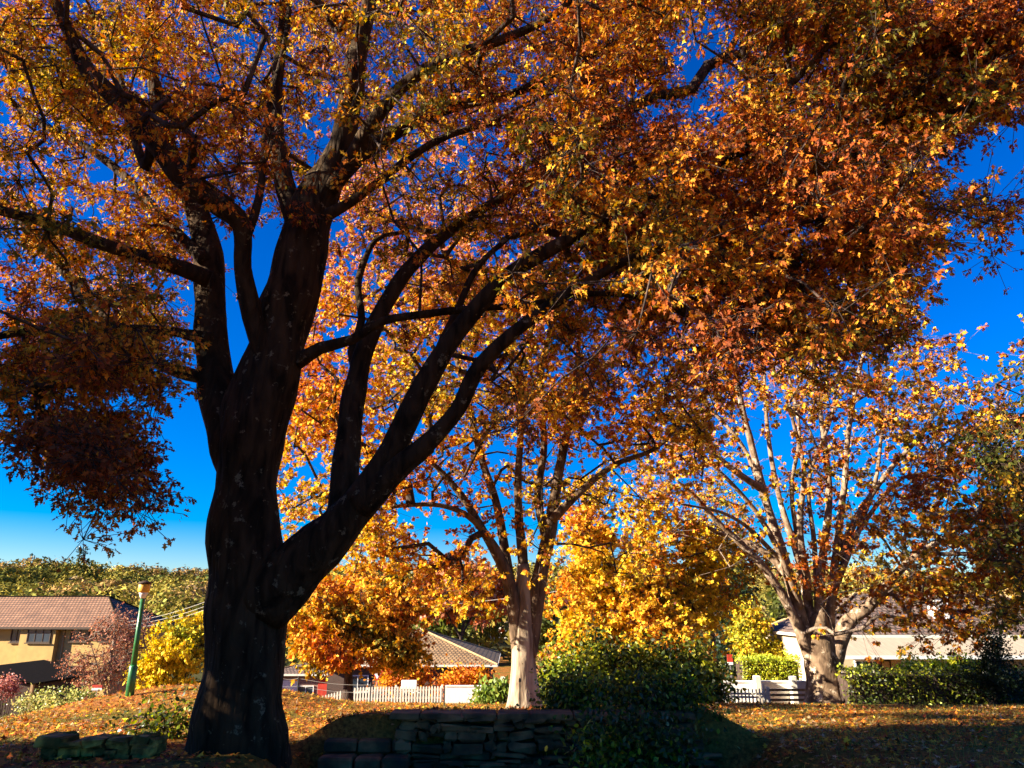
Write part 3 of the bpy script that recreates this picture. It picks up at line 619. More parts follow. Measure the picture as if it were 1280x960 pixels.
# ---------------------------------------------------------------- bushes and hedges
GREEN1 = [((.035, .048, .010), 3), ((.09, .11, .015), 2.4), ((.28, .28, .02), 1.8)]
GREEN2 = [((.20, .24, .02), 3), ((.10, .13, .02), 2), ((.42, .40, .04), 1.5)]
def bush(name, label, cat, px, py, d, blobs, n, lsize, pal, nleaf=26, spread=.16, tmpl=OVAL, group=None, seed=0, leafm='leaf_green', droop=.1):
    b = at(px, py, d); root = thing(name, label, cat, b, 0, group); cl = []
    tot = sum(q[2]*q[3] for q in blobs)
    for (bx, by, rx, rz) in blobs:
        c = W(bx, by, d); s = d/F; cl.append(ell(c, (rx*s, (rx+rz)/2*s*.9, rz*s), int(1.3*n*rx*rz/tot), .2))
    cl = np.vstack(cl); cl = cl[np.array([clump(p, .42, seed) > -.1 for p in cl])]; g = zg(cl[:, 0], cl[:, 1]); cl[:, 2] = np.maximum(cl[:, 2], g+.05+.25*rng.random(len(cl)))
    st = []
    for c in cl[rng.choice(len(cl), min(14, len(cl)), replace=False)]:
        p0 = b+[rng.normal(0, .08), rng.normal(0, .08), 0]; st.append((p0, c))
    A = []; B = []
    for p0, c in st:
        m = (p0+c)/2+[0, 0, .12]; A += [p0-[0, 0, .1], m]; B += [m, c]
    A = np.array(A); B = np.array(B); segs_mesh('stems', A, B, np.full(len(A), .016), np.full(len(A), .010), M['twig'], root)
    P, _ = leafcloud(cl, nleaf, spread, .8); P[:, 2] = np.maximum(P[:, 2], zg(P[:, 0], P[:, 1])+.02)
    leaves('foliage', P, lsize, tmpl, tint(P, pal, .7, seed, .25, .5), M[leafm], root, droop)
    return root
grp = 'shrubs in the bed between the middle tree and the gate'
bush('shrub', 'yellow green shrub at the left end of the shrub bed beside the middle trunk', 'shrub', 705, 886, 23.5, [(708, 848, 30, 34), (690, 862, 20, 22), (725, 868, 26, 18)], 230, .13, GREEN2, 20, .22, group=grp, seed=1)
bush('shrub', 'dark leafy shrub next to the yellow green one in the shrub bed', 'shrub', 765, 886, 24, [(760, 850, 32, 30), (742, 822, 18, 22), (785, 862, 26, 22), (775, 824, 12, 16)], 280, .15, GREEN1, 20, .24, group=grp, seed=2)
bush('shrub', 'tall dark rounded shrub in the middle of the shrub bed', 'shrub', 825, 886, 24.3, [(822, 850, 34, 30), (846, 860, 26, 24), (803, 828, 16, 20), (838, 820, 12, 14)], 300, .15, GREEN1, 20, .24, group=grp, seed=3)
bush('shrub', 'dark shrub at the right end of the shrub bed round the slim pale trunk', 'shrub', 875, 884, 24.6, [(874, 850, 26, 28), (890, 862, 18, 20), (868, 822, 12, 18)], 230, .15, GREEN1, 20, .24, group=grp, seed=4)
bush('shrub', 'bright lime low shrub spilling forward from the shrub bed onto the lawn', 'shrub', 838, 888, 22.3, [(836, 872, 18, 14), (822, 880, 14, 8), (852, 866, 10, 12)], 80, .10, [((.34, .42, .03), 3), ((.2, .26, .03), 2)], group=grp, seed=5)
bush('shrub', 'small dark shrub in front of the middle trunk on the wall edge', 'shrub', 690, 890, 21, [(684, 868, 14, 14), (700, 882, 20, 8)], 70, .08, GREEN1, group=grp, seed=6)
bush('grassy_plant', 'low strappy green plant left of the pale middle trunk', 'plant', 620, 884, 23, [(620, 877, 18, 7)], 60, .16, [((.12, .17, .03), 3), ((.22, .26, .05), 1)], tmpl=DIAM, seed=7, droop=-.9)
bush('variegated_bush', 'speckled cream and green bush below the two storey house', 'bush', 70, 905, 36, [(48, 885, 24, 20), (85, 882, 32, 18), (112, 884, 18, 14)], 240, .12, [((.50, .45, .16), 3), ((.12, .14, .03), 2), ((.3, .3, .08), 1)], seed=8)
bush('pink_bush', 'small pinkish bush at the left edge beside the dark garage', 'bush', 5, 890, 40, [(4, 860, 14, 13)], 70, .12, [((.45, .2, .16), 3), ((.3, .1, .07), 1)], seed=9)
bush('weeping_bush', 'drooping orange brown bush behind the white notice board', 'bush', 492, 870, 50, [(496, 842, 24, 20), (520, 846, 18, 16)], 190, .2, [(RUST, 1), (ORANGE, 2), (GOLD, 1.5)], seed=10, leafm='leaf', spread=.3)
bush('orange_bush', 'rust orange bush under the eave corner of the tan roofed house', 'bush', 582, 870, 49, [(582, 850, 24, 12), (562, 855, 18, 10), (604, 854, 14, 9)], 150, .2, [(RUST, 1), (ORANGE, 3), (GOLD, 1)], seed=11, leafm='leaf', spread=.3)
bush('brown_bush', 'brownish bush showing right behind the middle trunk above the wall', 'bush', 690, 872, 48, [(684, 848, 24, 22)], 120, .2, [((.3, .15, .06), 3), ((.2, .2, .04), 1)], seed=12, leafm='leaf', spread=.3)
def hedge(name, label, px0, px1, pyb, pyt, d, depth, lsize, pal, nden, seed, group=None, wob=.06):
    a = at(px0, pyb, d); b = at(px1, pyb, d); c = (a+b)/2; top = W((px0+px1)/2, pyt, d)[2]
    root = thing(name, label, 'hedge', c, 0, group); L = b[0]-a[0]
    n = int(nden*L*(top-c[2])); 
    x = rng.uniform(a[0], b[0], n); zz = rng.random(n); y = d+depth*rng.random(n)
    # most leaves near the clipped faces
    face = rng.random(n); y = np.where(face < .5, d+rng.random(n)**2*.2, y); g = zg(x, y)
    t = top+wob*np.sin(x*3.1+seed)+wob*np.sin(x*7.3); z = g+zz*(t-g); up = (face > .5) & (face < .8); z = np.where(up, t-rng.random(n)**2*.15, z)
    P = np.stack([x, y, z], 1)+rng.normal(0, .04, (n, 3))
    mb = MB(); mb.box(a[0]+.1-c[0], b[0]-.1-c[0], .16, depth-.1, -.1, top-c[2]-.16); mb.build('branch_core', M['twig'], root)
    leaves('foliage', P, lsize, OVAL, tint(P, pal, .8, seed, .28, .6), M['leaf_green'], root, 0)
    return root
hedge('clipped_hedge', 'bright yellow green clipped hedge above the white wall left of the plane tree', 930, 1004, 856, 823, 38.5, 1.6, .11, [((.5, .5, .04), 3), ((.3, .34, .03), 2)], 900, 1)
hedge('dark_hedge', 'long dark hedge on the right in front of the verandah house', 1062, 1420, 881, 839, 26.5, 1.5, .10, GREEN1, 800, 2, wob=.1)
bush('conical_shrub', 'dark upright conical shrub rising above the long hedge', 'shrub', 1242, 880, 26.2, [(1240, 815, 18, 22), (1240, 845, 32, 26), (1238, 798, 9, 12)], 260, .09, [((.012, .022, .01), 3), ((.03, .045, .015), 2)], seed=13, tmpl=DIAM)
bush('lime_bush', 'bright lime bush between the hedge top and the verandah, left one', 'bush', 1145, 870, 30.5, [(1150, 838, 26, 12)], 80, .12, [((.42, .46, .03), 3), ((.25, .3, .03), 1)], seed=14, group='lime bushes under the verandah')
bush('lime_bush', 'bright lime bush between the hedge top and the verandah, beside the conical shrub', 'bush', 1195, 870, 30.5, [(1196, 834, 24, 12)], 80, .12, [((.46, .48, .03), 3), ((.25, .3, .03), 1)], seed=15, group='lime bushes under the verandah')
grp = 'dark shrubs along the top of the stone wall'
bush('wall_shrub', 'dark shrub in shade near the middle of the stone wall top', 'shrub', 740, 900, 11.0, [(745, 908, 46, 18), (715, 915, 26, 14)], 170, .07, GREEN1, group=grp, seed=16)
bush('wall_shrub', 'dark shrub in shade at the right end of the stone wall', 'shrub', 815, 905, 10.6, [(815, 905, 40, 18), (850, 915, 30, 16)], 170, .07, GREEN1, group=grp, seed=17)
bush('wall_shrub', 'low dark shrub in front of the stone wall at its right end', 'shrub', 780, 940, 9.4, [(790, 935, 60, 22)], 170, .07, GREEN1, group=grp, seed=18)
bush('shade_bush', 'low dark bush on the leafy mound beside the great trunk', 'shrub', 205, 925, 11.4, [(190, 924, 40, 9), (215, 918, 36, 11)], 100, .07, GREEN1, seed=19)


# ---------------------------------------------------------------- far wood on the hills
nT = 4300
yy = 95+(730-95)*rng.random(nT)**.75; xx = (rng.random(nT)*2-1)*(yy*.78+25)
sz = rng.uniform(3.0, 6.6, nT)*(1+.2*(yy > 300)*(yy < 560))*(1-.25*(yy > 560)); hz = zh(xx, yy)
kind = (vnoise(xx, yy, 40, 9)*.5+.5)*.6+rng.random(nT)*.4
pals = np.array([(.040, .048, .014), (.10, .095, .02), (.20, .155, .03), (.22, .13, .045), (.13, .09, .045)])
ki = np.clip(((kind*.9+.05)*5).astype(int), 0, 4); base = pals[ki]*1.2*np.exp(rng.normal(0, .4, (nT, 1)))
nm = np.where(yy < 260, 380, 170); ix = np.repeat(np.arange(nT), nm)
cc = np.stack([xx, yy, hz+sz*.75], 1)[ix]; ss = sz[ix]; nL = len(ix)
u = rng.normal(size=(nL, 3)); u /= np.linalg.norm(u, axis=1)[:, None]; lump = 1+.28*np.sin(u[:, 0]*5+cc[:, 0])*np.sin(u[:, 2]*4+cc[:, 1])
P = cc+u*ss[:, None]*np.array([1, 1, .82])*(rng.uniform(.80, 1.0, nL)*lump)[:, None]
C = base[ix]*np.exp(rng.normal(0, .2, (nL, 1)))
props(leaves('far_forest', P, ss*np.where(yy < 260, .15, .26)[ix], DIAM, C, M['forest_leaf'], None, 0, 0, .2, nrm=u), 'wooded hillside of olive, gold and brown treetops under the skyline', 'forest', kind='stuff')
for i, (px_, pt, lab, bare) in enumerate([(97, 684, 'tall ridge tree, left one of the close pair on the skyline', 0), (104, 684, 'tall ridge tree, right one of the close pair on the skyline', 0), (41, 690, 'thin bare ridge tree standing alone near the left edge', 1)]):
    p = W(px_, 708, 690); p[2] = float(zh(p[0], 690)); topz = W(px_, pt, 690)[2]; h = topz-p[2]
    cl = ell(p+[0, 0, h*.88], (2.6, 2.6, h*.14), 16 if not bare else 3)
    build_tree('ridge_tree', lab, 'tree', [([p, p+[.3, 0, h*.5], p+[0, 0, h*.9]], [.8, .6, .35])], cl, M['twig'], M['twig'], M['leaf_green'], DIAM, 1.3, [((.04, .05, .02), 1)], 10, .9, group='tall trees on the ridge', r0=.08, flare=1.1, step=2, seed=60+i)

# ---------------------------------------------------------------- fallen leaves
n = 52000
r = rng.random(n); yy = 6.5+ (23-6.5)*r**.8; xx = (rng.random(n)*2-1)*(yy*.74+.5)
zz = zg(xx, yy); keep = rng.random(n) < (.45+.55*(vnoise(xx, yy, 1.2, 4) > -.1)); P = np.stack([xx, yy, zz+.018], 1)[keep]
props(leaves('fallen_leaves', P, .085, OAK, tint(P, [(RUST, 2.5), (ORANGE, 3), (GOLD, 2), (BROWN, 2), ((.5, .3, .14), 1)], 1.5, 3, .3, .8), M['litter'], None, 0, .75, .4), 'scattered brown and orange fallen leaves over lawn and mound', 'leaves', kind='stuff')
n = 60000
yy = 6.5+(24-6.5)*rng.random(n)**.85; xx = (rng.random(n)*2-1)*(yy*.74+.5); P = np.stack([xx, yy, zg(xx, yy)-.005], 1)
P = P[((xx > 2.5) | (xx < -5.0) | (yy > 11.5))]; P = P[np.hypot(P[:, 0]+8, P[:, 1]-17.4) > 2.4]
BL = [(.05, 0), (.035, .5), (0, 1), (-.035, .5), (-.05, 0)]
props(leaves('grass', P, .075, BL, tint(P, [((.10, .11, .02), 3), ((.28, .22, .04), 2), ((.4, .28, .06), 1)], 1.2, 6, .3, .7), M['leaf_green'], None, -1.3, 0, .2), 'short dry autumn grass of the park lawn', 'grass', kind='stuff')

# ---------------------------------------------------------------- stone wall, steps, boulder wall
def stone(mb, x0, x1, y0, y1, z0, z1, s=.02):
    j = lambda: random.uniform(-s, s)
    nx = 3; V = []; cx, cy, cz = (x0+x1)/2, (y0+y1)/2, (z0+z1)/2
    mb0 = MB(); mb0.box(x0, x1, y0, y1, z0, z1, min(x1-x0, z1-z0, y1-y0)*.16)
    sk = [j()*1.5 for _ in range(4)]
    V = [(x+j()*.6+sk[0]*(z-cz)*2, y+j()*.6+sk[1]*(x-cx), z+j()*.6+sk[2]*(x-cx)) for x, y, z in mb0.v]; mb.add(V, mb0.f)
wx0, wx1 = W(492, 930, WALL_Y)[0], W(862, 930, WALL_Y)[0]
wall = thing('stone_wall', 'low dry stone retaining wall in shade across the middle foreground', 'wall', ((wx0+wx1)/2, WALL_Y-.12, -.6))
mb = MB(); z = -.15; L = wx1-wx0; k = 0
while z < .80:
    h = random.uniform(.06, .15); x = -L/2+random.uniform(-.1, .1)
    while x < L/2:
        w_ = random.uniform(.10, .22) if random.random() < .5 else random.uniform(.2, .42); f_ = random.uniform(-.08, .05); e_ = random.uniform(-.02, .03)
        stone(mb, x+.008, x+w_-.006, f_, .30, z+.006+e_, z+h-.004+e_+random.uniform(-.04, .012), .045); x += w_
    z += h
mb.build('stones', M['stonewall'], wall)
mb = MB(); x = -L/2-.05
while x < L/2:
    w_ = random.uniform(.35, .7); stone(mb, x+.01, x+w_-.01, -.06, .34, .815, .885, .012); x += w_
mb.build('capstones', M['stonewall'], wall)
st = thing('stone_steps', 'short flight of stone steps strewn with leaves beside the stone wall', 'steps', at(440, 950, 9.3, -.02))
z0 = 0
for i in range(4):
    mb = MB(); x = -.55
    while x < .5:
        w_ = random.uniform(.3, .5); stone(mb, x+.01, min(x+w_, .56)-.01, i*.30, i*.30+.36, i*.15-.03, i*.15+.115, .01); x += w_
    mb.build('step', M['stonewall'], st)
# low mossy edging wall lower left
bw = thing('mossy_edging_wall', 'low mossy boulder wall at the lower left corner', 'wall', at(150, 950, 8.6, -.05))
mb = MB(); cx = bw.location.x; a, b = W(52, 940, 8.6)[0]-cx, W(185, 940, 8.6)[0]-cx
for row, (zz0, zz1) in enumerate([(-.3, -.02), (-.02, .07), (.07, .16), (.16, .25)]):
    x = a+random.uniform(-.1, .05)
    while x < b:
        w_ = random.uniform(.10, .30); stone(mb, x+.008, min(x+w_, b+.05)-.008, random.uniform(-.07, .06), .36, zz0, zz1-.008+random.uniform(-.03, .035), .035); x += w_
mb.build('stones', M['moss_stone'], bw)

# ---------------------------------------------------------------- lamp post
lp = at(157, 906, 16); lamp = thing('lamp_post', 'leaning free standing green lamp post with amber cap on the leaf covered mound', 'street lamp', lp)
H = W(180, 728, 16)[2]-lp[2]
MB().tube([(0, 0, -.3), (0, 0, .55), (0, 0, .58)], [.085, .08, .06], 12).build('base', M['green_paint'], lamp, True)
MB().tube([(0, 0, .5), (0, 0, H*.5), (0, 0, H-.3)], [.058, .05, .042], 12).build('pole', M['green_paint'], lamp, True)
MB().tube([(0, 0, H-.32), (0, 0, H-.24), (0, 0, H-.2)], [.05, .075, .09], 12).build('collar', M['white_paint'], lamp, True)
MB().tube([(0, 0, H-.2), (0, 0, H-.17), (0, 0, H-.05), (0, 0, H-.03)], [.10, .115, .115, .10], 16).build('lamp_glass', M['lamp_glass'], lamp, True)
MB().tube([(0, 0, H-.03), (0, 0, H), (0, 0, H+.035)], [.135, .12, .03], 16).build('cap', M['dark_timber'], lamp, True)

# ---------------------------------------------------------------- fences, walls, posts
def picket_fence(name, label, px0, px1, py, d, h, mat, sp=.14, w=.075, gate=None):
    a = at(px0, py, d); b = at(px1, py, d); root = thing(name, label, 'fence', (a+b)/2); L = b[0]-a[0]; c = np.array(root.location)
    n = int(L/sp); xs = [(-L/2+(i+.5)*L/n) for i in range(n)]; many = n > 98
    g = lambda x: float(zg(x+c[0], d))-c[2]
    big = MB()
    for i, x in enumerate(xs):
        z = g(x); mb = MB() if not many else big
        mb.prism([(x-w/2, z+.06), (x+w/2, z+.06), (x+w/2, z+h-.06), (x, z+h), (x-w/2, z+h-.06)], 'y', -.032, -.012)
        if not many: mb.build('picket', mat, root)
    if many: big.build('pickets', mat, root)
    for zz in (.25, h-.25):
        mb = MB(); q = np.linspace(-L/2, L/2, 12)
        for u0, u1 in zip(q[:-1], q[1:]):
            z0, z1 = g(u0)+zz, g(u1)+zz
            mb.add([(u0, -.01, z0), (u1, -.01, z1), (u1, .03, z1), (u0, .03, z0), (u0, -.01, z0+.08), (u1, -.01, z1+.08), (u1, .03, z1+.08), (u0, .03, z0+.08)], [(3, 2, 1, 0), (4, 5, 6, 7), (0, 1, 5, 4), (1, 2, 6, 5), (2, 3, 7, 6), (3, 0, 4, 7)])
        mb.build('rail', mat, root)
    for x in np.linspace(-L/2, L/2, max(2, int(L/2.4)+1)):
        z = g(x); MB().box(x-.05, x+.05, .031, .13, z-.3, z+h+.04, .008).build('post', mat, root)
    return root
picket_fence('picket_fence', 'cream picket fence along the street behind the small orange tree', 318, 552, 887, 45, .92, M['cream_paint'], .16, .085)
picket_fence('picket_fence', 'brown timber picket fence at the far left edge below the house', -70, 22, 910, 37, 1.0, M['timber'], .13, .075)
picket_fence('picket_fence', 'short shaded picket fence in front of the white wall right of the shrub bed', 903, 962, 880, 31, .62, M['cream_paint'], .13, .06)
def low_wall(name, label, px0, px1, py, d, h, mat, caps=True):
    a = at(px0, py, d); b = at(px1, py, d); root = thing(name, label, 'wall', (a+b)/2); L = b[0]-a[0]; c = np.array(root.location); mb = MB(); cp = MB()
    q = np.linspace(-L/2, L/2, max(2, int(L/2.5)+1))
    for u0, u1 in zip(q[:-1], q[1:]):
        z = float(zg((u0+u1)/2+c[0], d))-c[2]; mb.box(u0+.002, u1-.002, 0, .18, z-.5, z+h); cp.box(u0+.004, u1-.004, -.03, .21, z+h+.002, z+h+.07, .01)
    mb.build('panels', mat, root); cp.build('coping', mat, root); return root
low_wall('white_wall', 'plain white rendered wall along the street left of the middle trunk', 556, 652, 883, 44.6, .92, M['white_paint'])
gw = low_wall('white_wall', 'white wall behind the short picket fence left of the plane tree trunk', 905, 1026, 878, 33, .86, M['white_paint'])
for px_ in (948, 993):
    p = W(px_, 860, 32.7); g_ = float(zg(p[0], 32.7)); lx = p[0]-gw.location.x
    MB().box(lx-.12, lx+.12, -.36, -.04, g_-gw.location.z-.3, g_-gw.location.z+1.1, .02).build('pier', M['cream_paint'], gw)
gate = thing('rail_gate', 'low pale horizontal rail gate between the piers by the plane tree', 'gate', at(985, 880, 31.2))
for zz in (.12, .30, .48): MB().box(-.85, .85, -.02, .02, zz, zz+.09, .006).build('rail', M['timber'], gate)
for x in (-.9, .9): MB().box(x-.05, x+.05, -.05, .05, -.2, .75, .008).build('post', M['cream_paint'], gate)
wf = thing('wire_fence', 'sagging wire fence on dark posts at the top of the lawn', 'fence', at(462, 890, 19.5))
c = np.array(wf.location); tops = []
for px_ in (340, 370, 462, 555):
    p = at(px_, 890, 19.5)-c; MB().tube([p-[0, 0, .2], p+[0, 0, .48]], .016, 6).build('post', M['dark_metal'], wf); tops.append(p)
for k, hh in enumerate((.42, .25)):
    pts = []
    for a_, b_ in zip(tops[:-1], tops[1:]):
        for t in np.linspace(0, 1, 8, endpoint=False): pts.append(a_*(1-t)+b_*t+[0, 0, hh-.05*math.sin(math.pi*t)])
    pts.append(tops[-1]+[0, 0, hh]); MB().tube(pts, .0035, 4).build('wire', M['wire'], wf)
sk = thing('metal_stake', 'thin dark metal stake standing on the stone wall terrace before the middle trunk', 'stake', at(650, 900, 12.2))
MB().tube([(0, 0, -.2), (0, 0, .40)], .011, 6).build('rod', M['dark_metal'], sk); MB().tube([(0, 0, .40), (0, 0, .44), (0, 0, .46)], [.018, .018, .006], 8).build('cap', M['dark_metal'], sk)

# ---------------------------------------------------------------- signs
def sign_post(root, h, r=.03): MB().tube([(0, 0, -.3), (0, 0, h)], r, 8).build('pole', M['chrome'], root)
def gp(px, py, d): p = W(px, py, d); return np.array([p[0], d, float(zg(p[0], d))])
s = thing('give_way_sign', 'inverted triangle road sign on a thin pole behind the picket fence', 'road sign', gp(471, 860, 48)); h = W(471, 838, 48)[2]-s.location.z
sign_post(s, h-.1)
MB().prism([(-.36, h), (.36, h), (0, h-.62)], 'y', -.06, -.04).build('plate', M['red_paint'], s)
MB().prism([(-.25, h-.06), (.25, h-.06), (0, h-.49)], 'y', -.066, -.0605).build('plate_face', M['white_paint'], s)
s = thing('notice_board', 'blank white notice board on two legs behind the fence beside the weeping bush', 'notice board', gp(511, 865, 47)); h = W(511, 850, 47)[2]-s.location.z
MB().box(-.45, .45, -.04, 0, h-.62, h, .01).build('board', M['white_paint'], s)
for x in (-.4, .4): MB().box(x-.03, x+.03, .002, .06, -.3, h-.02).build('leg', M['timber'], s)
s = thing('small_sign', 'small red and white sign on a pale pole left of the yellow clipped hedge', 'road sign', gp(915, 860, 34)); h = W(915, 818, 34)[2]-s.location.z
sign_post(s, h-.02)
MB().box(-.12, .12, -.05, -.031, h-.30, h, .004).build('plate', M['red_paint'], s); MB().box(-.12, .12, -.05, -.031, h-.42, h-.31, .004).build('lower_plate', M['white_paint'], s)
s = thing('street_sign', 'small red topped sign in the garden left of the bare tree', 'road sign', gp(118, 885, 41)); h = W(118, 856, 41)[2]-s.location.z
sign_post(s, h-.02); MB().box(-.26, .26, -.05, -.031, h-.14, h, .004).build('plate', M['red_paint'], s); MB().box(-.26, .26, -.05, -.031, h-.26, h-.15, .004).build('lower_plate', M['white_paint'], s)

# ---------------------------------------------------------------- houses
def roof_face(name, quads, mat, parent):
    "each face (3 or 4 corners, eave first) with metre UVs; 6 cm thick look comes from the fascia"
    V = []; Fa = []; UV = []
    for q in quads:
        q = [np.array(p, float) for p in q]; e = q[1]-q[0]; L = np.linalg.norm(e); e /= L; nrm = np.cross(e, q[-1]-q[0]); nrm /= np.linalg.norm(nrm); s = np.cross(nrm, e)
        b = len(V); V += q; Fa.append(list(range(b, b+len(q)))); UV += [((p-q[0])@e, (p-q[0])@s) for p in q]
        V += [p-nrm*.08 for p in q]; Fa.append(list(range(b+len(q), b+2*len(q)))[::-1]); UV += [(0, 0)]*len(q)
        for i in range(len(q)):
            j = (i+1) % len(q); Fa.append((b+i, b+len(q)+i, b+len(q)+j, b+j))
        
    o = mesh_obj(name, V, Fa, mat, parent); uv = o.data.uv_layers.new(name='UVMap')
    for lp_ in o.data.loops: uv.data[lp_.index].uv = UV[lp_.vertex_index]
    return o
def hip_roof(parent, x0, x1, y0, y1, z, h, mat, over=.45, ridge=None):
    x0 -= over; x1 += over; y0 -= over; y1 += over; w = min(x1-x0, y1-y0)/2; ym = (y0+y1)/2
    r0, r1 = (x0+w, x1-w) if x1-x0 >= y1-y0 else ((x0+x1)/2,)*2
    if r1 < r0+.01: r1 = r0+.01
    A, B = (r0, ym, z+h), (r1, ym, z+h)
    r = roof_face('roof', [[(x0, y0, z), (x1, y0, z), B, A], [(x1, y0, z), (x1, y1, z), B], [(x1, y1, z), (x0, y1, z), A, B], [(x0, y1, z), (x0, y0, z), A]], mat, parent)
    mb = MB()
    for P0, P1 in ((A, B), ((x0, y0, z), A), ((x1, y0, z), B), ((x0, y1, z), A), ((x1, y1, z), B)):
        mb.tube([np.array(P0)+[0, 0, .03], np.array(P1)+[0, 0, .03]], .06, 6)
    mb.build('ridge_caps', mat if False else M['timber'] if ridge else M['dark_roof'], r)
    f = MB(); t = .14
    f.box(x0, x1, y0-.03, y0-.002, z-t, z+.0); f.box(x0, x1, y1+.002, y1+.03, z-t, z); f.box(x0-.03, x0-.002, y0, y1, z-t, z); f.box(x1+.002, x1+.03, y0, y1, z-t, z)
    f.build('gutter', M['dark_timber'] if not ridge else M['cream_paint'], r)
    MB().box(x0+.02, x1-.02, y0+.02, y1-.02, z-.13, z-.09).build('soffit', M['dark_timber'], r)
    return r
def window(parent, x, z, w, h, y=0, frame='white_paint', bars=1):
    fr = MB(); t = .07
    fr.box(x-w/2, x-w/2+t, y-.07, y+.02, z, z+h); fr.box(x+w/2-t, x+w/2, y-.07, y+.02, z, z+h); fr.box(x-w/2+t, x+w/2-t, y-.07, y+.02, z, z+t); fr.box(x-w/2+t, x+w/2-t, y-.07, y+.02, z+h-t, z+h)
    for b in range(bars): xb = x-w/2+w*(b+1)/(bars+1); fr.box(xb-.025, xb+.025, y-.06, y+.02, z+t, z+h-t)
    f = fr.build('window', M[frame], parent); MB().box(x-w/2+t, x+w/2-t, y-.03, y-.01, z+t, z+h-t).build('pane', M['glass'], f)
    MB().box(x-w/2-.08, x+w/2+.08, y-.14, y-.072, z-.07, z-.002).build('sill', M[frame], f); return f

# left two storey house, its front turned towards the low sun
FI = math.radians(-7); cf, sf = math.cos(FI), math.sin(FI); wl = 24.0
cr = W(144, 800, 58); org = np.array([cr[0]-cf*wl/2, 58-sf*wl/2]); gz = float(zg(cr[0]-5, 58))
hs = thing('two_storey_house', 'yellow two storey house with long terracotta hip roof at the left edge', 'house', (org[0], org[1], gz), FI)
def X(px_):
    k_ = W(px_, 810, 1.0)[0]; return (k_*org[1]-org[0])/(cf-k_*sf)
def Z(px_, py_): return W(px_, py_, org[1]+X(px_)*sf)[2]-gz
ez = W(152, 784, 58)[2]; eh = ez-gz
MB().box(-wl/2, wl/2, 0, 6.4, -.6, eh-.16).build('wall', M['yellow_render'], hs)
bx0, bx1 = X(28), X(72); MB().box(bx0, bx1, -.45, -.002, -.5, eh-.2).build('bay', M['yellow_render'], hs)
hip_roof(hs, -wl/2, wl/2, 0, 6.4, eh, 2.2, M['roof_red'], .75)
for px_, pt_, pb_, w_, y_ in ((19, 785, 803, 1.0, 0), (52, 785, 803, 1.9, -.452), (98, 785, 802, 1.5, 0), (132, 785, 802, 1.2, 0), (48, 832, 848, 1.7, -.452), (96, 832, 850, 1.6, 0), (-20, 785, 803, 1.6, 0)):
    zb, zt = Z(px_, pb_), Z(px_, pt_); window(hs, X(px_), zb, w_, zt-zb, y_, 'dark_timber', 2 if w_ > 1.55 else 1)
MB().tube([(X(78), -.06, -.3), (X(78), -.06, eh-.15)], .05, 8).build('downpipe', M['timber'], hs)
# dark garage in front
gz2 = gp(10, 860, 48); gar = thing('dark_garage', 'low dark gabled garage in front of the two storey house', 'garage', gz2); c = np.array(gar.location)
er = W(50, 852, 48)[0]-c[0]; ezz = W(50, 853, 48)[2]-c[2]; pk = W(0, 834, 48)[2]-c[2]; xa = W(0, 834, 48)[0]-c[0]-1.2
MB().box(2*xa-er+.5, er-.4, 0, 6, -.5, ezz-.16).build('wall', M['dark_timber'], gar)
r_ = roof_face('roof', [[(er, 6.4, ezz), (er, -.4, ezz), (xa, -.4, pk), (xa, 6.4, pk)][::-1], [(2*xa-er, -.4, ezz), (2*xa-er, 6.4, ezz), (xa, 6.4, pk), (xa, -.4, pk)][::-1]], M['dark_roof'], gar)
MB().prism([(2*xa-er+.5, ezz-.15), (er-.5, ezz-.15), (xa, pk-.2)], 'y', .01, .12).build('gable', M['dark_timber'], gar)
MB().box(xa-1.3, xa+1.3, -.04, -.003, -.2, 2.0).build('garage_door', M['dark_roof'], gar)
MB().box(er-.35, er-.2, -.3, -.15, -.3, ezz-.1).build('post', M['timber'], gar)
# centre house
d0, d1 = 55.0, 68.0; cx = W(525, 786, 61.5)[0]; hx_ = W(622, 831, d0)[0]-cx
gz = float(zg(cx, 60)); ez = W(622, 831, d0)[2]-gz; pk = W(525, 786, 61.5)[2]-gz
ch = thing('brick_house', 'low brick house, walls darkened for eave shade, with tan tiled hip roof behind the orange bushes', 'house', (cx, 61.5, gz))
MB().box(-hx_+.6, hx_-.6, -6.0, 6.0, -.5, ez-.14).build('wall', M['brick_eave_shade'], ch)
hip_roof(ch, -hx_+.6, hx_-.6, -5.9, 5.9, ez, pk-ez, M['roof_gold'], .6, ridge=True)
for x in (-3.5, 0, 3.6): window(ch, x, .8, 1.5, 1.1, -6.0, 'white_paint', 1)
MB().box(1.4, 2.3, -6.05, -6.003, -.1, 2.0).build('door', M['dark_timber'], ch)
# dark right-hand shed roof beyond corner
# small house with white garage door, left of the small tree
g3 = gp(385, 862, 64); sh = thing('small_brick_house', 'small red brick house with white garage door behind the parked car', 'house', g3); c = np.array(sh.location)
q0, q1 = W(338, 850, 64)[0]-c[0], W(455, 850, 64)[0]-c[0]; e3 = W(360, 842, 64)[2]-c[2]; p3 = W(400, 822, 64)[2]-c[2]
MB().box(q0, q1, 0, 8, -.5, e3-.14).build('wall', M['brick_red'], sh)
hip_roof(sh, q0, q1, 0, 8, e3, p3-e3, M['roof_brown'], .4, ridge=True)
x = W(355, 850, 64)[0]-c[0]; MB().box(x-1.1, x+1.1, -.05, -.003, -.2, e3-.5).build('garage_door', M['white_paint'], sh)
x = W(406, 850, 64)[0]-c[0]; MB().box(x-.5, x+.5, -.05, -.003, -.2, e3-.45).build('door', M['red_paint'], sh)
window(sh, W(383, 850, 64)[0]-c[0], .7, 1.3, 1.0, 0, 'white_paint', 1); window(sh, W(430, 850, 64)[0]-c[0], .7, 1.5, 1.0, 0, 'white_paint', 1)
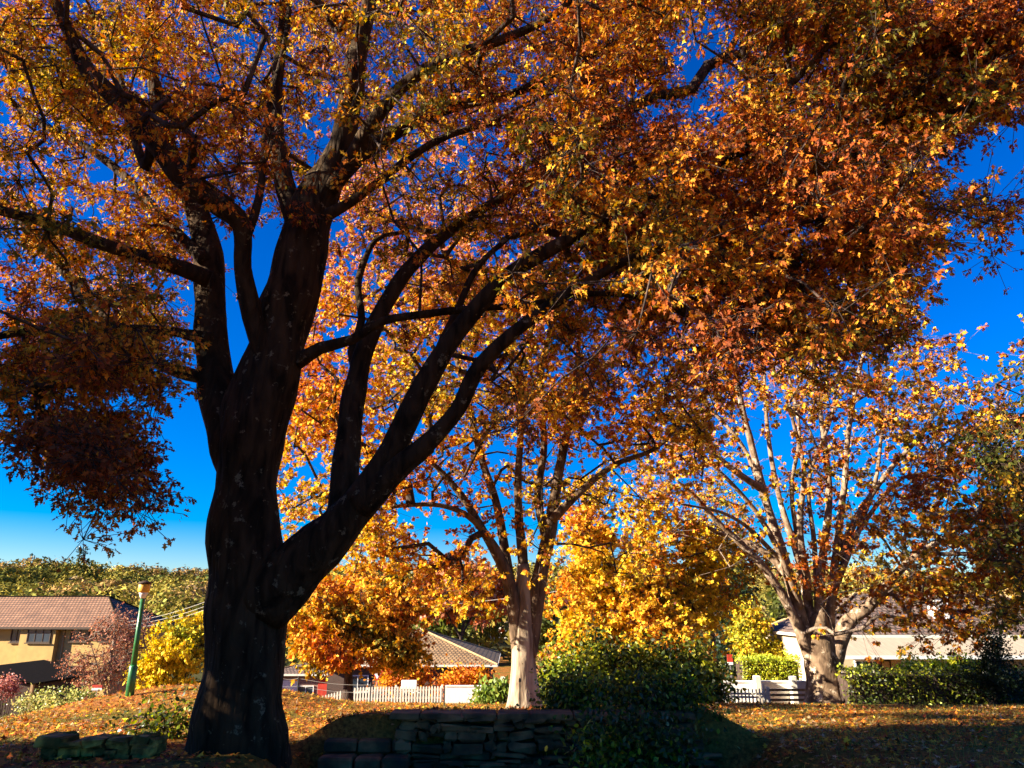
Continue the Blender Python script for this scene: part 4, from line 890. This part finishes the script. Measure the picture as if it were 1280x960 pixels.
# verandah house on the right
dv = 37.0; vx0 = W(1046, 820, dv)[0]; vx1 = vx0+17
vz = float(zg(vx0+5, 39)); vh = thing('verandah_house', 'low cream cottage with pale iron verandah roof behind the long dark hedge', 'house', ((vx0+vx1)/2, 39.3, vz)); hw = 8.5
ve = W(1140, 820, dv)[2]-vz; vt = W(1140, 797, 39.7)[2]-vz
MB().box(-hw+.4, hw-.4, 0.4, 9, -.5, vt-.05).build('wall', M['buff_paint'], vh)
o = roof_face('verandah_roof', [[(-hw, -2.3, ve), (hw, -2.3, ve), (hw, .38, vt), (-hw, .38, vt)]], M['iron_roof'], vh)
MB().box(-hw, hw, -2.36, -2.31, ve-.14, ve+.02).build('fascia', M['white_paint'], o)
for x in np.linspace(-hw+.15, hw-.15, 6): MB().box(x-.06, x+.06, -2.2, -2.08, -.4, ve-.1, .01).build('post', M['white_paint'], vh)
MB().box(-hw, hw, -2.25, .38, -.6, .05).build('verandah_floor', M['timber'], vh)
r_ = hip_roof(vh, -hw+.4, hw-.4, .9, 9, vt+.12, W(1160, 742, 44.2)[2]-vz-vt-.12, M['roof_brown'], .3, ridge=True)
ccx = W(1176, 770, 41.5)[0]-vh.location.x; ctop = W(1176, 748, 41.5)[2]-vz
mb = MB(); mb.box(ccx-.38, ccx+.38, 2.0, 2.7, vt-.2, ctop, .02); mb.box(ccx-.46, ccx+.46, 1.93, 2.77, ctop+.002, ctop+.12, .02); mb.build('chimney', M['white_paint'], r_)
for px_, w_ in ((1095, 1.8), (1150, 1.3), (1215, 1.5)): window(vh, W(px_, 830, 39.3)[0]-vh.location.x, .75, w_, 1.2, .4, 'white_paint', 1)
MB().box(-5.2, -4.3, .33, .398, .05, 2.05).build('door', M['timber'], vh)
# far pale houses on the slope
for i, (px_, py_, d_, w_, lab) in enumerate([(622, 795, 150, 9, 'small pale house on the slope left of the middle trunk'), (835, 775, 170, 12, 'small pink house on the slope behind the golden maple'), (735, 800, 140, 10, 'small cream house on the slope right of the middle trunk')]):
    p = W(px_, py_, d_); b_ = float(zh(p[0], d_)); z = max(b_, p[2]-3)
    h = thing('slope_house', lab, 'house', (p[0], d_, z), .3*i-.2, 'houses on the slope')
    MB().box(-w_/2, w_/2, -3, 3, -4, 2.7).build('wall', M['cream_paint'], h); hip_roof(h, -w_/2, w_/2, -3, 3, 2.7, 1.6, M['roof_brown'], .4)
    for x in (-w_*.25, w_*.25): window(h, x, .9, 1.5, 1.1, -3, 'white_paint', 1)

# ---------------------------------------------------------------- parked car
cp = gp(345, 865, 52.5); car = thing('parked_car', 'blue hatchback parked behind the cream picket fence', 'car', (cp[0], cp[1], cp[2]+.09))
prof = [(-2.05, .35), (-2.05, .62), (-1.95, .85), (-1.15, .98), (-.45, 1.42), (.9, 1.46), (1.6, 1.28), (1.95, .95), (2.05, .55), (2.0, .32)]
V = []; Fa = []; n = len(prof)
for k, (y, s_) in enumerate([(-.86, .97), (-.80, 1.0), (.80, 1.0), (.86, .97)]):
    for (x, z) in prof:
        inn = .16*max(0, (z-.95)/.5); V.append((x*s_, y*(1-inn), z if z < .95 or k in (1, 2) else z-.02))
for k in range(3):
    for i in range(n): j = (i+1) % n; Fa.append((k*n+i, k*n+j, (k+1)*n+j, (k+1)*n+i))
Fa += [list(range(n)), list(range(3*n, 4*n))[::-1]]
mesh_obj('body', V, Fa, M['car_paint'], car)
for s_ in (-1, 1):
    MB().prism([(-.98, 1.0), (-.40, 1.36), (.2, 1.39), (.2, 1.0)], 'y', s_*.80, s_*.872).build('window', M['glass'], car)
    MB().prism([(.28, 1.0), (.28, 1.39), (.88, 1.39), (1.4, 1.22), (1.6, 1.0)], 'y', s_*.80, s_*.872).build('window', M['glass'], car)
    for x in (-1.3, 1.28):
        y0, y1 = (s_*.70, s_*.89); w_ = MB(); w_.tube([(x, y0, .31), (x, y1, .31)], .31, 20); w_ = w_.build('wheel', M['rubber'], car, False)
        MB().tube([(x, s_*.885, .31), (x, s_*.90, .31)], .19, 16).build('rim', M['chrome'], w_)
MB().add([(-1.17, -.68, 1.0), (-1.17, .68, 1.0), (-.5, .62, 1.42), (-.5, -.62, 1.42)], [(0, 1, 2, 3)]).build('windscreen', M['glass'], car)
for y in (-.62, .62): MB().box(-2.07, -1.98, y-.16, y+.16, .66, .80, .02).build('headlight', M['white_paint'], car)
for y in (-.66, .66): MB().box(1.95, 2.05, y-.12, y+.12, .78, .95, .02).build('tail_light', M['red_paint'], car)

# ---------------------------------------------------------------- power pole and lines
pp = gp(494, 860, 66); pole = thing('power_pole', 'timber power pole with crossarm rising behind the orange street tree', 'power pole', pp); h = W(494, 727, 66)[2]-pp[2]
MB().tube([(0, 0, -.5), (0, 0, h)], [.15, .10], 10).build('pole', M['timber'], pole); MB().box(-.9, .9, -.16, -.102, h-.45, h-.33).build('crossarm', M['timber'], pole)
for x in (-.8, 0.0, .8): MB().tube([(x, -.13, h-.328), (x, -.13, h-.2)], .04, 8).build('insulator', M['white_paint'], pole)
def cable(name, label, A, B, sag, r=.016):
    pts = [A*(1-t)+B*t-np.array([0, 0, sag*4*t*(1-t)]) for t in np.linspace(0, 1, 24)]; V, Fa = tube_mesh(pts, r, 5)
    return props(mesh_obj(name, V, Fa, M['wire']), label, 'power line', 'power lines')
cable('power_line', 'pale power line crossing the slope from the pole to the middle trunk', W(494, 760, 66), W(760, 728, 60), .3)
for i, (y0, y1, lab) in enumerate([(779, 742, 'upper pale cable rising from the lamp post to the great trunk'), (783, 748, 'middle pale cable rising from the lamp post to the great trunk'), (788, 752, 'lowest pale cable rising from the lamp post to the great trunk')]):
    cable('power_line', lab, W(130, y0, 58), W(300, y1-8, 46), .5, .012)

# ---------------------------------------------------------------- camera, sun, sky
cam = bpy.data.cameras.new('camera'); co = bpy.data.objects.new('camera', cam); COL.objects.link(co); S.camera = co
co.location = (0, 0, EYE); co.rotation_euler = (math.pi/2+TH, 0, 0); cam.sensor_fit = 'HORIZONTAL'; cam.sensor_width = 36; cam.lens = 36*F/1280; cam.clip_end = 8000; cam.clip_start = .05
EL, AZ = math.radians(23), math.radians(15)
sd = Vector((-math.cos(AZ)*math.cos(EL), -math.sin(AZ)*math.cos(EL), math.sin(EL)))
sun = bpy.data.lights.new('sun', 'SUN'); sun.energy = 5.0; sun.angle = math.radians(.5); sun.color = (1, .90, .74)
so = bpy.data.objects.new('sun', sun); COL.objects.link(so); so.rotation_euler = (-sd).to_track_quat('-Z', 'Y').to_euler(); so.location = (-30, -10, 30)
w = bpy.data.worlds.new('World'); S.world = w; w.use_nodes = True; nt = w.node_tree; nt.nodes.clear()
sky = N(nt, 'ShaderNodeTexSky'); sky.sky_type = 'NISHITA'; sky.sun_disc = False; sky.sun_elevation = EL; sky.sun_rotation = math.atan2(sd.x, sd.y); sky.air_density = 1.0; sky.dust_density = .3; sky.ozone_density = 6.0
hs_ = N(nt, 'ShaderNodeHueSaturation'); hs_.inputs['Saturation'].default_value = 1.7; hs_.inputs['Hue'].default_value = .52
bg = N(nt, 'ShaderNodeBackground'); bg.inputs[1].default_value = .05; ow = N(nt, 'ShaderNodeOutputWorld')
nt.links.new(sky.outputs[0], hs_.inputs['Color']); nt.links.new(hs_.outputs[0], bg.inputs[0]); nt.links.new(bg.outputs[0], ow.inputs[0])
S.render.engine = 'CYCLES'; S.view_settings.view_transform = 'Standard'; S.view_settings.look = 'None'; S.view_settings.exposure = 2.1; S.view_settings.gamma = 1
cy = S.cycles; cy.max_bounces = 4; cy.diffuse_bounces = 2; cy.glossy_bounces = 2; cy.transmission_bounces = 3; cy.use_denoising = True; cy.caustics_reflective = False; cy.caustics_refractive = False
